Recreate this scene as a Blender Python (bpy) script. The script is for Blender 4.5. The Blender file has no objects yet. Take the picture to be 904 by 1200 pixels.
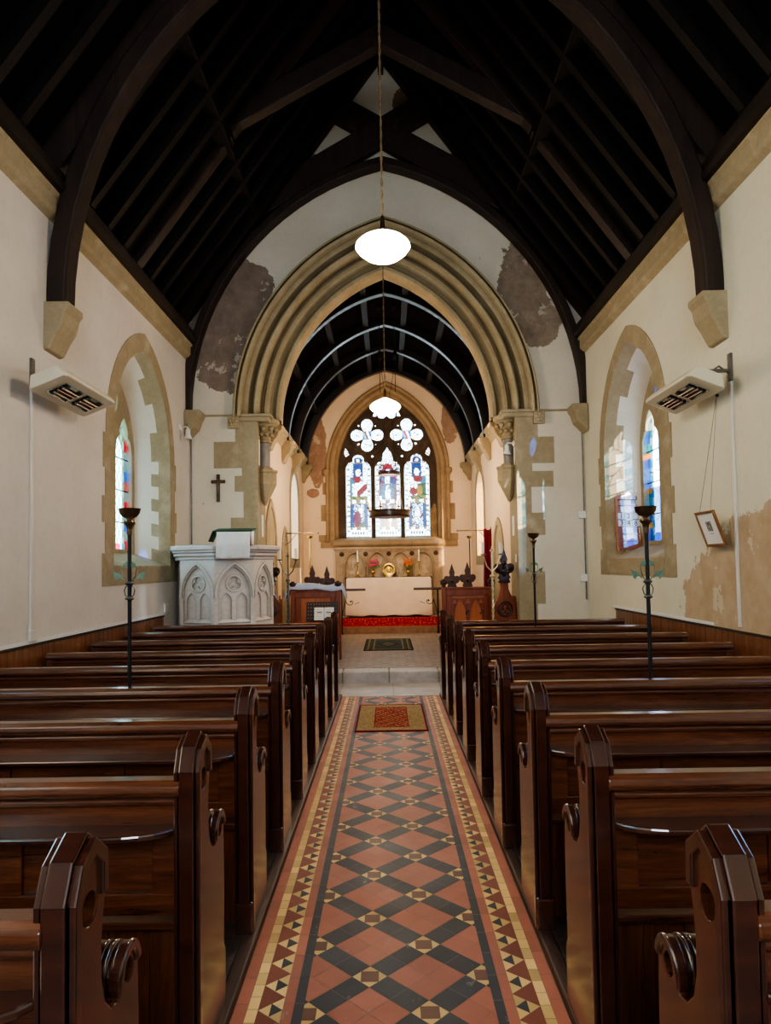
import bpy, bmesh, math, random
from mathutils import Vector, Matrix, noise as mnoise
from mathutils.geometry import tessellate_polygon
random.seed(7)
PI = math.pi
scene = bpy.context.scene
COL = scene.collection
sin, cos = math.sin, math.cos

# ------------------------------------------------------------------ helpers
def tag(o, label=None, cat=None, group=None, kind=None):
    if label: o['label'] = label
    if cat: o['category'] = cat
    if group: o['group'] = group
    if kind: o['kind'] = kind
    return o

def empty(name, loc=(0, 0, 0), rz=0.0, label=None, cat=None, group=None):
    o = bpy.data.objects.new(name, None)
    o.empty_display_size = .1
    COL.objects.link(o)
    o.location = loc
    o.rotation_euler = (0, 0, rz)
    return tag(o, label, cat, group)

def copy_tree(o, parent=None):
    c = o.copy()
    COL.objects.link(c)
    if parent: c.parent = parent
    for ch in list(o.children):
        copy_tree(ch, c)
    return c

def lin(c):
    return tuple(((v / 12.92) if v <= .04045 else ((v + .055) / 1.055) ** 2.4) for v in c)

def rgb(r, g, b):
    return lin((r / 255, g / 255, b / 255)) + (1,)

class MB:
    """collects shapes into one mesh"""
    def __init__(s):
        s.bm = bmesh.new()
        s.cl = None

    def face(s, pts, color=None):
        vs = [s.bm.verts.new(p) for p in pts]
        try:
            f = s.bm.faces.new(vs)
        except ValueError:
            return None
        if color is not None:
            if s.cl is None:
                s.cl = s.bm.loops.layers.float_color.new('Col')
            for l in f.loops: l[s.cl] = color
        return f

    def box(s, x0, x1, y0, y1, z0, z1):
        v = [s.bm.verts.new(p) for p in ((x0, y0, z0), (x1, y0, z0), (x1, y1, z0), (x0, y1, z0), (x0, y0, z1), (x1, y0, z1), (x1, y1, z1), (x0, y1, z1))]
        for q in ((0, 3, 2, 1), (4, 5, 6, 7), (0, 1, 5, 4), (1, 2, 6, 5), (2, 3, 7, 6), (3, 0, 4, 7)):
            s.bm.faces.new([v[i] for i in q])
        return s

    @staticmethod
    def _m(p, axis, t):
        if axis == 'x': return (t, p[0], p[1])
        if axis == 'y': return (p[0], t, p[1])
        return (p[0], p[1], t)

    def prism(s, pts, axis, a, b, holes=()):
        loops = [list(pts)] + [list(h) for h in holes]
        flat = [p for l in loops for p in l]
        A = [s.bm.verts.new(s._m(p, axis, a)) for p in flat]
        B = [s.bm.verts.new(s._m(p, axis, b)) for p in flat]
        if holes:
            tris = tessellate_polygon([[Vector((p[0], p[1], 0)) for p in l] for l in loops])
            for t in tris:
                for V in (A, B):
                    try: s.bm.faces.new([V[i] for i in t])
                    except ValueError: pass
        else:
            s.bm.faces.new(A)
            s.bm.faces.new(B)
        k = 0
        for l in loops:
            n = len(l)
            for i in range(n):
                j = (i + 1) % n
                s.bm.faces.new([A[k + i], A[k + j], B[k + j], B[k + i]])
            k += n
        return s

    def grid(s, rows, closed=False, cap=False):
        R = [[s.bm.verts.new(p) for p in r] for r in rows]
        for a, b in zip(R[:-1], R[1:]):
            n = len(a)
            for i in range(n if closed else n - 1):
                j = (i + 1) % n
                try: s.bm.faces.new([a[i], a[j], b[j], b[i]])
                except ValueError: pass
        if cap and closed:
            s.bm.faces.new(R[0]); s.bm.faces.new(R[-1])
        return s

    def tube(s, path, r, n=8, r2=None):
        path = [Vector(p) for p in path]
        rows = []
        up = Vector((0, 0, 1))
        prev = None
        for i, p in enumerate(path):
            d = (path[min(i + 1, len(path) - 1)] - path[max(i - 1, 0)]).normalized()
            if prev is None:
                a = d.cross(up)
                if a.length < .05: a = d.cross(Vector((1, 0, 0)))
            else:
                a = prev - d * prev.dot(d)
            a.normalize(); prev = a
            b = d.cross(a)
            rr = r if r2 is None else r + (r2 - r) * i / (len(path) - 1)
            rows.append([p + (a * cos(2 * PI * k / n) + b * sin(2 * PI * k / n)) * rr for k in range(n)])
        return s.grid(rows, True, True)

    def lathe(s, prof, c=(0, 0, 0), n=20, axis='z', sx=1, sy=1):
        rows = []
        for r, z in prof:
            r = max(r, .0004)
            row = []
            for k in range(n):
                a = 2 * PI * k / n
                x, y = r * cos(a) * sx, r * sin(a) * sy
                if axis == 'z': p = (x, y, z)
                elif axis == 'y': p = (x, z, y)
                else: p = (z, x, y)
                row.append((c[0] + p[0], c[1] + p[1], c[2] + p[2]))
            rows.append(row)
        return s.grid(rows, True, True)

    def beam(s, p, q, w, h, up=(0, 0, 1)):
        """box of width w (sideways) and height h (along up) from p to q, centred on the line"""
        p, q = Vector(p), Vector(q)
        d = (q - p).normalized()
        side = d.cross(Vector(up)).normalized()
        u = side.cross(d).normalized()
        rows = []
        for e in (p, q):
            rows.append([e + side * (w / 2 * a) + u * (h / 2 * b) for a, b in ((-1, -1), (1, -1), (1, 1), (-1, 1))])
        return s.grid(rows, True, True)

    def clip(s, co, no):
        """cut away what lies on the +no side of the plane, and close the cut"""
        g = s.bm.verts[:] + s.bm.edges[:] + s.bm.faces[:]
        r = bmesh.ops.bisect_plane(s.bm, geom=g, dist=1e-6, plane_co=co, plane_no=no, clear_outer=True)
        return s

    def build(s, name, mat, parent=None, smooth=None, bevel=0, seg=2, recalc=True, solid=0, loc=None):
        if recalc: bmesh.ops.recalc_face_normals(s.bm, faces=s.bm.faces[:])
        me = bpy.data.meshes.new(name)
        s.bm.to_mesh(me)
        s.bm.free()
        if smooth:
            me.shade_smooth()
            me.set_sharp_from_angle(angle=math.radians(smooth))
        me.materials.append(mat)
        o = bpy.data.objects.new(name, me)
        COL.objects.link(o)
        if parent: o.parent = parent
        if loc: o.location = loc
        if solid:
            m = o.modifiers.new('solid', 'SOLIDIFY'); m.thickness = solid; m.offset = 0
        if bevel:
            m = o.modifiers.new('bevel', 'BEVEL'); m.width = bevel; m.segments = seg
            m.limit_method = 'ANGLE'; m.angle_limit = math.radians(38)
        return o

def struct(name, mb, mat, parent=None, **k):
    o = mb.build(name, mat, parent, **k)
    if parent is None: o['kind'] = 'structure'
    return o

def arc(cx, cz, r, a0, a1, n):
    return [(cx + r * cos(math.radians(a0 + (a1 - a0) * i / n)), cz + r * sin(math.radians(a0 + (a1 - a0) * i / n))) for i in range(n + 1)]

def parch(hw, rise, zs, off=0.0, n=12, cx=0.0):
    """pointed arch from left springing over the apex to the right springing"""
    R = (rise * rise + hw * hw) / (2 * hw)
    c = R - hw
    r = R + off
    aend = math.acos(max(-1, min(1, c / r)))
    left = [(c - r * cos(aend * i / n), zs + r * sin(aend * i / n)) for i in range(n + 1)]
    pts = left + [(-x, z) for x, z in reversed(left[:-1])]
    return [(x + cx, z) for x, z in pts]

def circle(cx, cz, r, n=24, a0=0):
    return [(cx + r * cos(2 * PI * i / n + a0), cz + r * sin(2 * PI * i / n + a0)) for i in range(n)]

def foil(cx, cz, off, r, k=4, a0=PI / 2, n=7):
    """outline of k lobes around a centre"""
    pts = []
    h = PI / k
    # lobes meet on the ray half way between two lobe centres
    px, pz = off * cos(h), off * sin(h)
    t = px + math.sqrt(max(r * r - pz * pz, 0))if r > pz else px
    for i in range(k):
        a = a0 + 2 * PI * i / k
        ox, oz = cx + off * cos(a), cz + off * sin(a)
        q0 = (cx + t * .62 * cos(a - h), cz + t * .62 * sin(a - h))
        lim = PI * .62
        pts.append(q0)
        for j in range(n + 1):
            b = a - lim + 2 * lim * j / n
            pts.append((ox + r * cos(b), oz + r * sin(b)))
    return pts

# ------------------------------------------------------------------ materials
class NT:
    def __init__(s, name):
        s.m = bpy.data.materials.new(name)
        s.m.use_nodes = True
        s.t = s.m.node_tree
        s.b = s.t.nodes['Principled BSDF']
        s.out = s.t.nodes['Material Output']
    def n(s, typ, **k):
        nd = s.t.nodes.new(typ)
        for a, v in k.items(): setattr(nd, a, v)
        return nd
    def l(s, a, b): s.t.links.new(a, b)
    def coord(s, scale=(1, 1, 1), loc=(0, 0, 0)):
        tc = s.n('ShaderNodeTexCoord'); mp = s.n('ShaderNodeMapping')
        mp.inputs['Scale'].default_value = scale
        mp.inputs['Location'].default_value = loc
        s.l(tc.outputs['Object'], mp.inputs['Vector'])
        return mp.outputs['Vector']
    def noise(s, vec, scale, detail=4, rough=.55, dist=0):
        nd = s.n('ShaderNodeTexNoise')
        nd.inputs['Scale'].default_value = scale
        nd.inputs['Detail'].default_value = detail
        nd.inputs['Roughness'].default_value = rough
        nd.inputs['Distortion'].default_value = dist
        s.l(vec, nd.inputs['Vector'])
        return nd.outputs['Fac']
    def ramp(s, fac, stops):
        r = s.n('ShaderNodeValToRGB')
        el = r.color_ramp.elements
        while len(el) < len(stops): el.new(.5)
        for e, (p, c) in zip(el, stops):
            e.position = p
            e.color = c if len(c) == 4 else tuple(c) + (1,)
        s.l(fac, r.inputs['Fac'])
        return r.outputs['Color']
    def mix(s, fac, a, b, blend='MIX'):
        m = s.n('ShaderNodeMix', data_type='RGBA', blend_type=blend)
        for v, i in ((fac, 0), (a, 6), (b, 7)):
            if hasattr(v, 'default_value'): s.l(v, m.inputs[i])
            else: m.inputs[i].default_value = v
        return m.outputs[2]
    def math(s, op, a, b=None, c=None, clamp=False):
        m = s.n('ShaderNodeMath', operation=op, use_clamp=clamp)
        for v, i in ((a, 0), (b, 1), (c, 2)):
            if v is None: continue
            if hasattr(v, 'default_value'): s.l(v, m.inputs[i])
            else: m.inputs[i].default_value = v
        return m.outputs[0]
    def bump(s, h, strength=.2, dist=.01):
        b = s.n('ShaderNodeBump')
        b.inputs['Strength'].default_value = strength
        b.inputs['Distance'].default_value = dist
        s.l(h, b.inputs['Height'])
        s.l(b.outputs['Normal'], s.b.inputs['Normal'])
    def base(s, c):
        if hasattr(c, 'default_value'): s.l(c, s.b.inputs['Base Color'])
        else: s.b.inputs['Base Color'].default_value = c
    def set(s, **k):
        for a, v in k.items(): s.b.inputs[a.replace('_', ' ')].default_value = v

def simple(name, c, rough=.5, metal=0, c2=None, scale=12, stretch=(1, 1, 1), bump=0, coat=0, dist=.004, spec=.5):
    t = NT(name)
    t.set(Roughness=rough, Metallic=metal, Coat_Weight=coat, Coat_Roughness=.12, Specular_IOR_Level=spec)
    if c2 or bump:
        f = t.noise(t.coord(stretch), scale, 5)
        if c2: t.base(t.ramp(f, [(.3, c), (.7, c2)]))
        else: t.base(c)
        if bump: t.bump(f, bump, dist)
    else: t.base(c)
    return t.m

def wood(name, dark, mid, lite, axis='x', rough=.3, coat=.3, scale=9, spec=.5):
    t = NT(name)
    st = {'x': (.07, 1, 1), 'y': (1, .07, 1), 'z': (1, 1, .07)}[axis]
    v = t.coord(st)
    f1 = t.noise(v, scale * 2.2, 6, .62, .6)
    f2 = t.noise(v, scale * 14, 3, .6)
    f3 = t.noise(t.coord((.5, .5, .5)), 3.0, 2)
    f = t.math('ADD', t.math('MULTIPLY', f1, .75), t.math('MULTIPLY', f2, .25))
    c = t.ramp(f, [(.28, dark), (.5, mid), (.74, lite)])
    c = t.mix(t.math('MULTIPLY', f3, .5), c, dark)
    t.base(c)
    t.set(Roughness=rough, Coat_Weight=coat, Coat_Roughness=.18, Specular_IOR_Level=spec)
    t.bump(f, .12, .003)
    return t.m

def plaster(name, base, base2, patches=(), stain=None, rough=.85, big=1.1):
    t = NT(name)
    v = t.coord()
    f = t.noise(v, big, 5, .6)
    fine = t.noise(v, 22, 5, .6)
    c = t.ramp(f, [(.35, base), (.68, base2)])
    c = t.mix(t.math('MULTIPLY', t.math('SUBTRACT', fine, .5, clamp=True), .35), c, (.16, .14, .11, 1))
    # tiny nicks and hairline cracks in the paint
    vor = t.n('ShaderNodeTexVoronoi'); vor.inputs['Scale'].default_value = 2.1
    vor.inputs['Randomness'].default_value = 1
    t.l(v, vor.inputs['Vector'])
    nick = t.math('LESS_THAN', vor.outputs['Distance'], .022)
    c = t.mix(t.math('MULTIPLY', nick, .75), c, (.13, .1, .075, 1))
    hgt = fine
    edge = t.noise(v, 7, 9, .72)
    for (pc, pr, amp, ca, cb) in patches:
        mp = t.n('ShaderNodeMapping'); mp.vector_type = 'POINT'
        mp.inputs['Scale'].default_value = tuple(1 / q for q in pr)
        mp.inputs['Location'].default_value = tuple(-a / q for a, q in zip(pc, pr))
        tc = t.n('ShaderNodeTexCoord'); t.l(tc.outputs['Object'], mp.inputs['Vector'])
        ln = t.n('ShaderNodeVectorMath', operation='LENGTH'); t.l(mp.outputs[0], ln.inputs[0])
        big_e = t.noise(v, 1.7, 4, .6)
        d = t.math('ADD', ln.outputs['Value'], t.math('MULTIPLY', t.math('SUBTRACT', edge, .5), amp))
        d = t.math('ADD', d, t.math('MULTIPLY', t.math('SUBTRACT', big_e, .5), amp * 1.2))
        mask = t.math('LESS_THAN', d, 1.0)
        pcx = t.ramp(t.noise(v, 4.5, 7, .7), [(.3, ca), (.68, cb)])
        fl = t.math('GREATER_THAN', t.noise(t.coord((1, 1, 1), (3, 1, 7)), 6.5, 9, .75), .66)
        pcx = t.mix(t.math('MULTIPLY', fl, .8), pcx, base)
        sp_ = t.math('GREATER_THAN', t.noise(t.coord((1, 1, 1), (9, 4, 2)), 2.4, 6, .7), .6)
        pcx = t.mix(t.math('MULTIPLY', sp_, .45), pcx, base2)
        c = t.mix(mask, c, pcx)
        hgt = t.math('SUBTRACT', hgt, t.math('MULTIPLY', mask, .9))
    t.base(c)
    t.set(Roughness=rough, Specular_IOR_Level=.2)
    t.bump(hgt, .35, .006)
    return t.m

def stone(name, a, b, c3, rough=.85, joint=None, ao=0):
    t = NT(name)
    v = t.coord()
    f = t.noise(v, 2.6, 6, .62)
    g = t.noise(v, 30, 5, .65)
    c = t.ramp(f, [(.3, a), (.52, b), (.72, c3)])
    c = t.mix(t.math('MULTIPLY', t.math('SUBTRACT', g, .48, clamp=True), .9), c, (.1, .085, .06, 1))
    h = g
    if joint:
        br = t.n('ShaderNodeTexVoronoi'); br.feature = 'DISTANCE_TO_EDGE'
        br.inputs['Scale'].default_value = joint
        t.l(v, br.inputs['Vector'])
        j = t.math('LESS_THAN', br.outputs['Distance'], .018)
        c = t.mix(t.math('MULTIPLY', j, .35), c, (.12, .1, .075, 1))
    if ao: # shading painted into the hollows of the carving
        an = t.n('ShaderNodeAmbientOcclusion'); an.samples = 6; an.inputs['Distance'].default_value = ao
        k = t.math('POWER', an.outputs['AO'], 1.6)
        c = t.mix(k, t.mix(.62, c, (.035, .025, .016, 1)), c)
    t.base(c)
    t.set(Roughness=rough, Specular_IOR_Level=.2)
    t.bump(h, .3, .006)
    return t.m

MAT = {}
W_ = lambda r, g, b: rgb(r, g, b)
MAT['pew_x'] = wood('pew wood along', W_(52, 26, 16), W_(94, 51, 31), W_(132, 78, 49), 'x', .22, .7, 16, .6)
MAT['pew_z'] = wood('pew wood upright', W_(60, 31, 20), W_(104, 58, 37), W_(140, 85, 55), 'z', .22, .7, 16, .6)
MAT['pew_dark'] = wood('pew dark moulding', W_(40, 19, 14), W_(66, 33, 23), W_(96, 52, 34), 'x', .15, 1.0, 16, .8)
MAT['dado'] = wood('pine boards', W_(72, 38, 18), W_(124, 72, 36), W_(158, 98, 52), 'z', .35, .3, 7)
MAT['platform'] = wood('worn floor boards', W_(44, 32, 26), W_(74, 60, 52), W_(110, 96, 88), 'x', .6, .05, 8)
MAT['kerb'] = wood('worn kerb', W_(40, 24, 18), W_(70, 46, 37), W_(104, 80, 68), 'y', .55, .1, 8)
MAT['roof'] = wood('dark roof boards', W_(6, 4, 4), W_(10, 6, 6), W_(17, 11, 9), 'y', .75, .0, 3, .15)
MAT['rafter'] = wood('dark rafter', W_(12, 8, 7), W_(21, 14, 12), W_(36, 26, 22), 'z', .65, .0, 5, .2)  # near-black brown, darker than the truss timbers
MAT['timber'] = wood('dark roof timber', W_(30, 20, 17), W_(46, 33, 27), W_(70, 53, 43), 'z', .6, .05, 5, .3)
MAT['timber_y'] = wood('dark plate timber', W_(24, 17, 14), W_(38, 29, 24), W_(58, 46, 37), 'y', .55, .1, 5, .3)
MAT['chancel_wood'] = wood('chancel vault boards', W_(10, 3, 3), W_(18, 8, 7), W_(28, 13, 12), 'y', .9, .0, 4, .04)
MAT['chancel_rib'] = wood('chancel rib timber', W_(18, 14, 13), W_(28, 22, 21), W_(44, 38, 36), 'x', .34, .35, 5)
MAT['vault_purlin'] = wood('vault purlin', W_(20, 14, 13), W_(32, 25, 23), W_(50, 42, 38), 'y', .6, .0, 5, .25)
MAT['oak'] = wood('choir oak', W_(84, 34, 17), W_(136, 64, 33), W_(172, 94, 52), 'z', .3, .4)
MAT['oak_panel'] = wood('choir oak panel', W_(140, 70, 34), W_(188, 104, 56), W_(214, 130, 78), 'z', .32, .4)
MAT['oak_dark'] = wood('carved dark oak', W_(30, 12, 9), W_(56, 25, 17), W_(84, 42, 30), 'z', .4, .2)
MAT['plaster'] = plaster('cream plaster', W_(214, 207, 192), W_(226, 220, 206))
SB = (W_(170, 156, 128), W_(156, 142, 114), W_(184, 171, 146))
MAT['stone'] = stone('buff sandstone', *SB)
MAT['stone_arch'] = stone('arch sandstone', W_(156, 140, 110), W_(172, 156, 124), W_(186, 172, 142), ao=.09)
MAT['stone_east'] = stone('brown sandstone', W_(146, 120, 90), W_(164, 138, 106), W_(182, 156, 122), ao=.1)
MAT['stone_dark'] = stone('tracery stone', W_(62, 50, 42), W_(76, 63, 53), W_(98, 83, 70))
MAT['stone_grey'] = simple('grey marble', W_(116, 110, 104), .4, 0, W_(142, 136, 130), 9)
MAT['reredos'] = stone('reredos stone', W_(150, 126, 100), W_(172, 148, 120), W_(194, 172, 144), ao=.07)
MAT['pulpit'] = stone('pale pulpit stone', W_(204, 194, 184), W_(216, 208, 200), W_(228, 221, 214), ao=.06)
MAT['step'] = stone('worn step stone', W_(160, 150, 142), W_(180, 172, 164), W_(204, 198, 192), .45)
MAT['brass'] = simple('brass', W_(190, 150, 72), .25, 1, W_(214, 178, 100), 10)
MAT['bronze'] = simple('bronze bowl', W_(112, 94, 70), .3, .9, W_(146, 124, 94), 9)
MAT['relief'] = stone('carved relief stone', W_(176, 152, 124), W_(194, 172, 144), W_(212, 194, 168))
MAT['iron'] = simple('black iron', W_(14, 14, 15), .5, .0, W_(24, 24, 25), 20, spec=.3)
MAT['grey_iron'] = simple('grey iron', W_(92, 92, 88), .4, .7, W_(120, 118, 112), 20)
MAT['leaf'] = simple('green painted leaf', W_(70, 104, 84), .45, .1, W_(112, 138, 116), 25)
MAT['wax'] = simple('candle wax', W_(244, 238, 222), .5)
MAT['enamel'] = simple('cream enamel', W_(214, 204, 178), .45, 0, W_(222, 213, 190), 4)
MAT['chrome'] = simple('polished reflector', W_(196, 200, 206), .12, 1)
MAT['element'] = simple('heater tube', W_(190, 150, 130), .2, .2)
MAT['black'] = simple('black recess', W_(20, 20, 20), .6)
MAT['white'] = simple('white plastic', W_(226, 226, 222), .45)
MAT['conduit'] = simple('painted conduit', W_(206, 200, 190), .5, 0, W_(214, 208, 198), 3)
MAT['paper'] = simple('white paper', W_(236, 234, 228), .8)
MAT['ink'] = simple('black ink', W_(24, 24, 24), .7)
MAT['frame'] = wood('picture frame wood', W_(110, 70, 38), W_(140, 94, 56), W_(164, 118, 76), 'z', .4, .2)
MAT['board'] = wood('hymn board wood', W_(136, 76, 44), W_(168, 102, 64), W_(192, 128, 88), 'x', .45, .2)
MAT['cord'] = simple('picture cord', W_(120, 110, 92), .8)
MAT['crucifix'] = wood('crucifix wood', W_(40, 24, 16), W_(64, 40, 26), W_(92, 60, 40), 'z', .4, .2)
MAT['green_cloth'] = simple('green velvet', W_(20, 62, 48), .8, 0, W_(28, 78, 60), 30, bump=.1)
MAT['white_cloth'] = simple('white linen', W_(226, 222, 220), .85, 0, W_(234, 232, 230), 6, bump=.15)
MAT['blue_cloth'] = simple('pale blue cloth', W_(176, 192, 230), .8, 0, W_(200, 212, 238), 6, bump=.15)
MAT['altar_cloth'] = simple('cream altar cloth', W_(232, 208, 180), .85, 0, W_(240, 220, 196), 5, bump=.12)
MAT['curtain'] = simple('crimson velvet', W_(104, 8, 34), .8, 0, W_(136, 18, 48), 9)
MAT['stand'] = simple('music stand metal', W_(44, 44, 46), .45, .4)
MAT['petal_pink'] = simple('pink petals', W_(222, 70, 130), .6, 0, W_(240, 120, 150), 30)
MAT['petal_orange'] = simple('orange petals', W_(232, 110, 50), .6, 0, W_(240, 150, 90), 30)
MAT['stem'] = simple('flower leaves', W_(60, 96, 50), .6, 0, W_(90, 124, 70), 30)
MAT['rope'] = simple('twisted cord', W_(140, 116, 78), .7, 0, W_(86, 68, 44), 90)

def attr_mat(name, rough=.5, var=.3, spec=.4, bump=.1, wear=None):
    t = NT(name)
    a = t.n('ShaderNodeAttribute', attribute_name='Col')
    f = t.noise(t.coord(), 5, 6, .65)
    c = t.mix(t.math('MULTIPLY', f, var), a.outputs['Color'], (.03, .025, .022, 1))
    if wear:
        w = t.math('GREATER_THAN', t.noise(t.coord((1, .6, 1)), 9, 8, .7), .64)
        c = t.mix(t.math('MULTIPLY', w, .35), c, wear)
    t.base(c)
    r = t.math('ADD', t.math('MULTIPLY', f, .3), rough - .15)
    t.l(r, t.b.inputs['Roughness'])
    t.set(Specular_IOR_Level=spec)
    t.bump(t.noise(t.coord(), 40, 3), bump, .002)
    return t.m
MAT['tile'] = attr_mat('clay floor tiles', .5, .35, .22, wear=(.35, .31, .27, 1))
MAT['grout'] = simple('tile grout', W_(128, 112, 98), .9)

def glass_attr(name, lead_scale, lead=.035, tint=1.0, stretch=(1, 1, 1)):
    """stained glass: light passes straight through, coloured piece by piece, dark lead between the pieces"""
    t = NT(name)
    t.t.nodes.remove(t.b)
    a = t.n('ShaderNodeAttribute', attribute_name='Col')
    v = t.n('ShaderNodeTexVoronoi'); v.feature = 'DISTANCE_TO_EDGE'
    v.inputs['Scale'].default_value = lead_scale
    t.l(t.coord(stretch), v.inputs['Vector'])
    ld = t.math('LESS_THAN', v.outputs['Distance'], lead)
    streak = t.noise(t.coord(), 14, 4)
    c = t.mix(t.math('MULTIPLY', streak, .7), a.outputs['Color'], (.35, .35, .38, 1), 'MULTIPLY')
    c = t.mix(t.math('MULTIPLY', ld, .85), c, (.015, .015, .015, 1))
    tr = t.n('ShaderNodeBsdfTransparent'); t.l(c, tr.inputs['Color'])
    gl = t.n('ShaderNodeBsdfGlossy'); gl.inputs['Roughness'].default_value = .15
    mx = t.n('ShaderNodeMixShader'); mx.inputs[0].default_value = .05
    t.l(tr.outputs[0], mx.inputs[1]); t.l(gl.outputs[0], mx.inputs[2])
    t.l(mx.outputs[0], t.out.inputs['Surface'])
    return t.m
MAT['glass_east'] = glass_attr('east stained glass', 15, .05)
MAT['glass_side'] = glass_attr('side stained glass', 7, .02, stretch=(.5, 1, .6))

def glass_lattice():
    t = NT('diamond leaded glass')
    t.t.nodes.remove(t.b)
    a = t.n('ShaderNodeAttribute', attribute_name='Col')
    tc = t.n('ShaderNodeTexCoord'); sp = t.n('ShaderNodeSeparateXYZ')
    t.l(tc.outputs['Object'], sp.inputs[0])
    y = t.math('MULTIPLY', sp.outputs['Y'], 1 / .115)
    z = t.math('MULTIPLY', sp.outputs['Z'], 1 / .19)
    m1 = t.math('LESS_THAN', t.math('FRACT', t.math('ADD', y, z)), .15)
    m2 = t.math('LESS_THAN', t.math('FRACT', t.math('SUBTRACT', t.math('ADD', y, 40), z)), .15)
    sep = t.n('ShaderNodeSeparateColor'); t.l(a.outputs['Color'], sp and sep.inputs[0])
    pale = t.math('GREATER_THAN', sep.outputs['Green'], .3)
    ln = t.math('MULTIPLY', t.math('MAXIMUM', m1, m2), pale)
    c = t.mix(t.math('MULTIPLY', t.noise(t.coord(), 5, 3), .8), a.outputs['Color'], (.35, .7, .6, 1), 'MULTIPLY')
    c = t.mix(t.math('MULTIPLY', ln, .9), c, (.02, .03, .04, 1))
    tr = t.n('ShaderNodeBsdfTransparent'); t.l(c, tr.inputs['Color'])
    gl = t.n('ShaderNodeBsdfGlossy'); gl.inputs['Roughness'].default_value = .1
    mx = t.n('ShaderNodeMixShader'); mx.inputs[0].default_value = .05
    t.l(tr.outputs[0], mx.inputs[1]); t.l(gl.outputs[0], mx.inputs[2])
    t.l(mx.outputs[0], t.out.inputs['Surface'])
    return t.m
MAT['glass_lattice'] = glass_lattice()

def emis(name, c, e):
    t = NT(name)
    t.base((.9, .9, .88, 1))
    t.b.inputs['Emission Color'].default_value = c
    t.b.inputs['Emission Strength'].default_value = e
    return t.m
MAT['opal'] = emis('glowing opal glass', (1, .86, .66, 1), 9)
MAT['bulb'] = emis('glowing bulb', (1, .8, .55, 1), 14)

# ------------------------------------------------------------------ dimensions (metres)
W = 2.75          # half width of the nave
YB = -3.2         # west wall
D = 9.55          # chancel arch wall
D2 = 10.15        # its back
CW = 1.95         # half width of the chancel
DE = 16.0         # east wall
CZ = .15          # chancel floor
EAVE = 4.47
RIDGE, SL = 8.85, 1.36
# ------------------------------------------------------------------ floors
m = MB(); m.box(-3.1, 3.1, YB, 9.58, -.16, -.004)
floor = struct('floor', m, MAT['grout'])

RED, RED2, BLK, BUF, BRN = rgb(188, 116, 94), rgb(148, 84, 68), rgb(66, 68, 73), rgb(240, 198, 130), rgb(120, 84, 70)
def jit(c, k=.16):
    f = 1 + random.uniform(-k, k)
    return (c[0] * f, c[1] * f, c[2] * f, 1)
tm = MB()
def tile(pts, c, k=.16):
    cx = sum(p[0] for p in pts) / len(pts); cy = sum(p[1] for p in pts) / len(pts)
    q = []
    for x, y in pts:
        d = math.hypot(x - cx, y - cy)
        s = max(0, 1 - .0011 / d * 1.3) if d > 0 else 1
        q.append((cx + (x - cx) * s, cy + (y - cy) * s, 0))
    tm.face(q, jit(c, k))
S_ = .2154
PIT = S_ * math.sqrt(2); BW = .44 * S_; HB = BW / 2
r2 = math.sqrt(.5)
FY0, FY1 = .55, 8.30
for i in range(-3, 3):
    for j in range(0, 44):
        if (i + j) % 2: continue
        ox, oy = (i + .5) * S_, FY0 - .3 + j * S_ + .06
        def T(u, v): return (ox + (u - v) * r2, oy + (u + v) * r2)
        d = [(-HB, -HB), (HB, -HB), (HB, HB), (-HB, HB)]
        md = [((d[k][0] + d[(k + 1) % 4][0]) / 2, (d[k][1] + d[(k + 1) % 4][1]) / 2) for k in range(4)]
        tile([T(*p) for p in md], BRN)
        for k in range(4): tile([T(*md[k - 1]), T(*d[k]), T(*md[k])], BUF)
        a, b = HB, PIT - HB
        c_ = (a + b) / 2
        for lo, hi in ((a, c_), (c_, b)):
            tile([T(lo, -HB), T(hi, -HB), T(hi, HB), T(lo, HB)], BLK)
            tile([T(-HB, lo), T(HB, lo), T(HB, hi), T(-HB, hi)], BLK)
            for l2, h2 in ((a, c_), (c_, b)):
                tile([T(lo, l2), T(hi, l2), T(hi, h2), T(lo, h2)], RED, .1)
HF = .336
for co, no in (((HF, 0, 0), (1, 0, 0)), ((-HF, 0, 0), (-1, 0, 0)), ((0, FY1, 0), (0, 1, 0)), ((0, FY0, 0), (0, -1, 0))):
    tm.clip(co, no)
def strip(x0, x1, ln, c, k=.14):
    y = FY0
    while y < FY1 - .01:
        y1 = min(y + ln, FY1)
        for s in (1, -1): tile([(s * x0, y), (s * x1, y), (s * x1, y1), (s * x0, y1)], c, k)
        y = y1
strip(.336, .372, .152, BLK); strip(.372, .410, .152, RED); strip(.496, .535, .072, BUF, .3); strip(.535, .580, .152, RED)
xi, xo, pt = .410, .496, .1436
y = FY0
while y + pt <= FY1 + .01:
    for s in (1, -1):
        A, B, C = (s * xi, y), (s * xi, y + pt), (s * xo, y + pt / 2)
        ab, bc, ca = (s * xi, y + pt / 2), (s * (xi + xo) / 2, y + pt * .75), (s * (xi + xo) / 2, y + pt * .25)
        tile([ab, bc, ca], BLK)
        tile([A, ab, ca], BUF, .25); tile([ab, B, bc], BUF, .25); tile([ca, bc, C], BUF, .25)
        tile([C, (s * xo, y + pt * 1.5), B], RED2)
    y += pt
tiles = tm.build('aisle_tiles', MAT['tile'], floor, recalc=False)
# raised boards under the benches with their worn kerbs
for s, nm in ((-1, 'left'), (1, 'right')):
    m = MB(); a, b = sorted((s * .64, s * 2.75)); m.box(a, b, YB, 8.75, 0, .03)
    m.build('bench_platform', MAT['platform'], floor)
    m = MB(); a, b = sorted((s * .582, s * .64)); m.box(a, b, YB, 8.32, -.004, .034)
    m.build('platform_kerb', MAT['kerb'], floor, bevel=.008)
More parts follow.
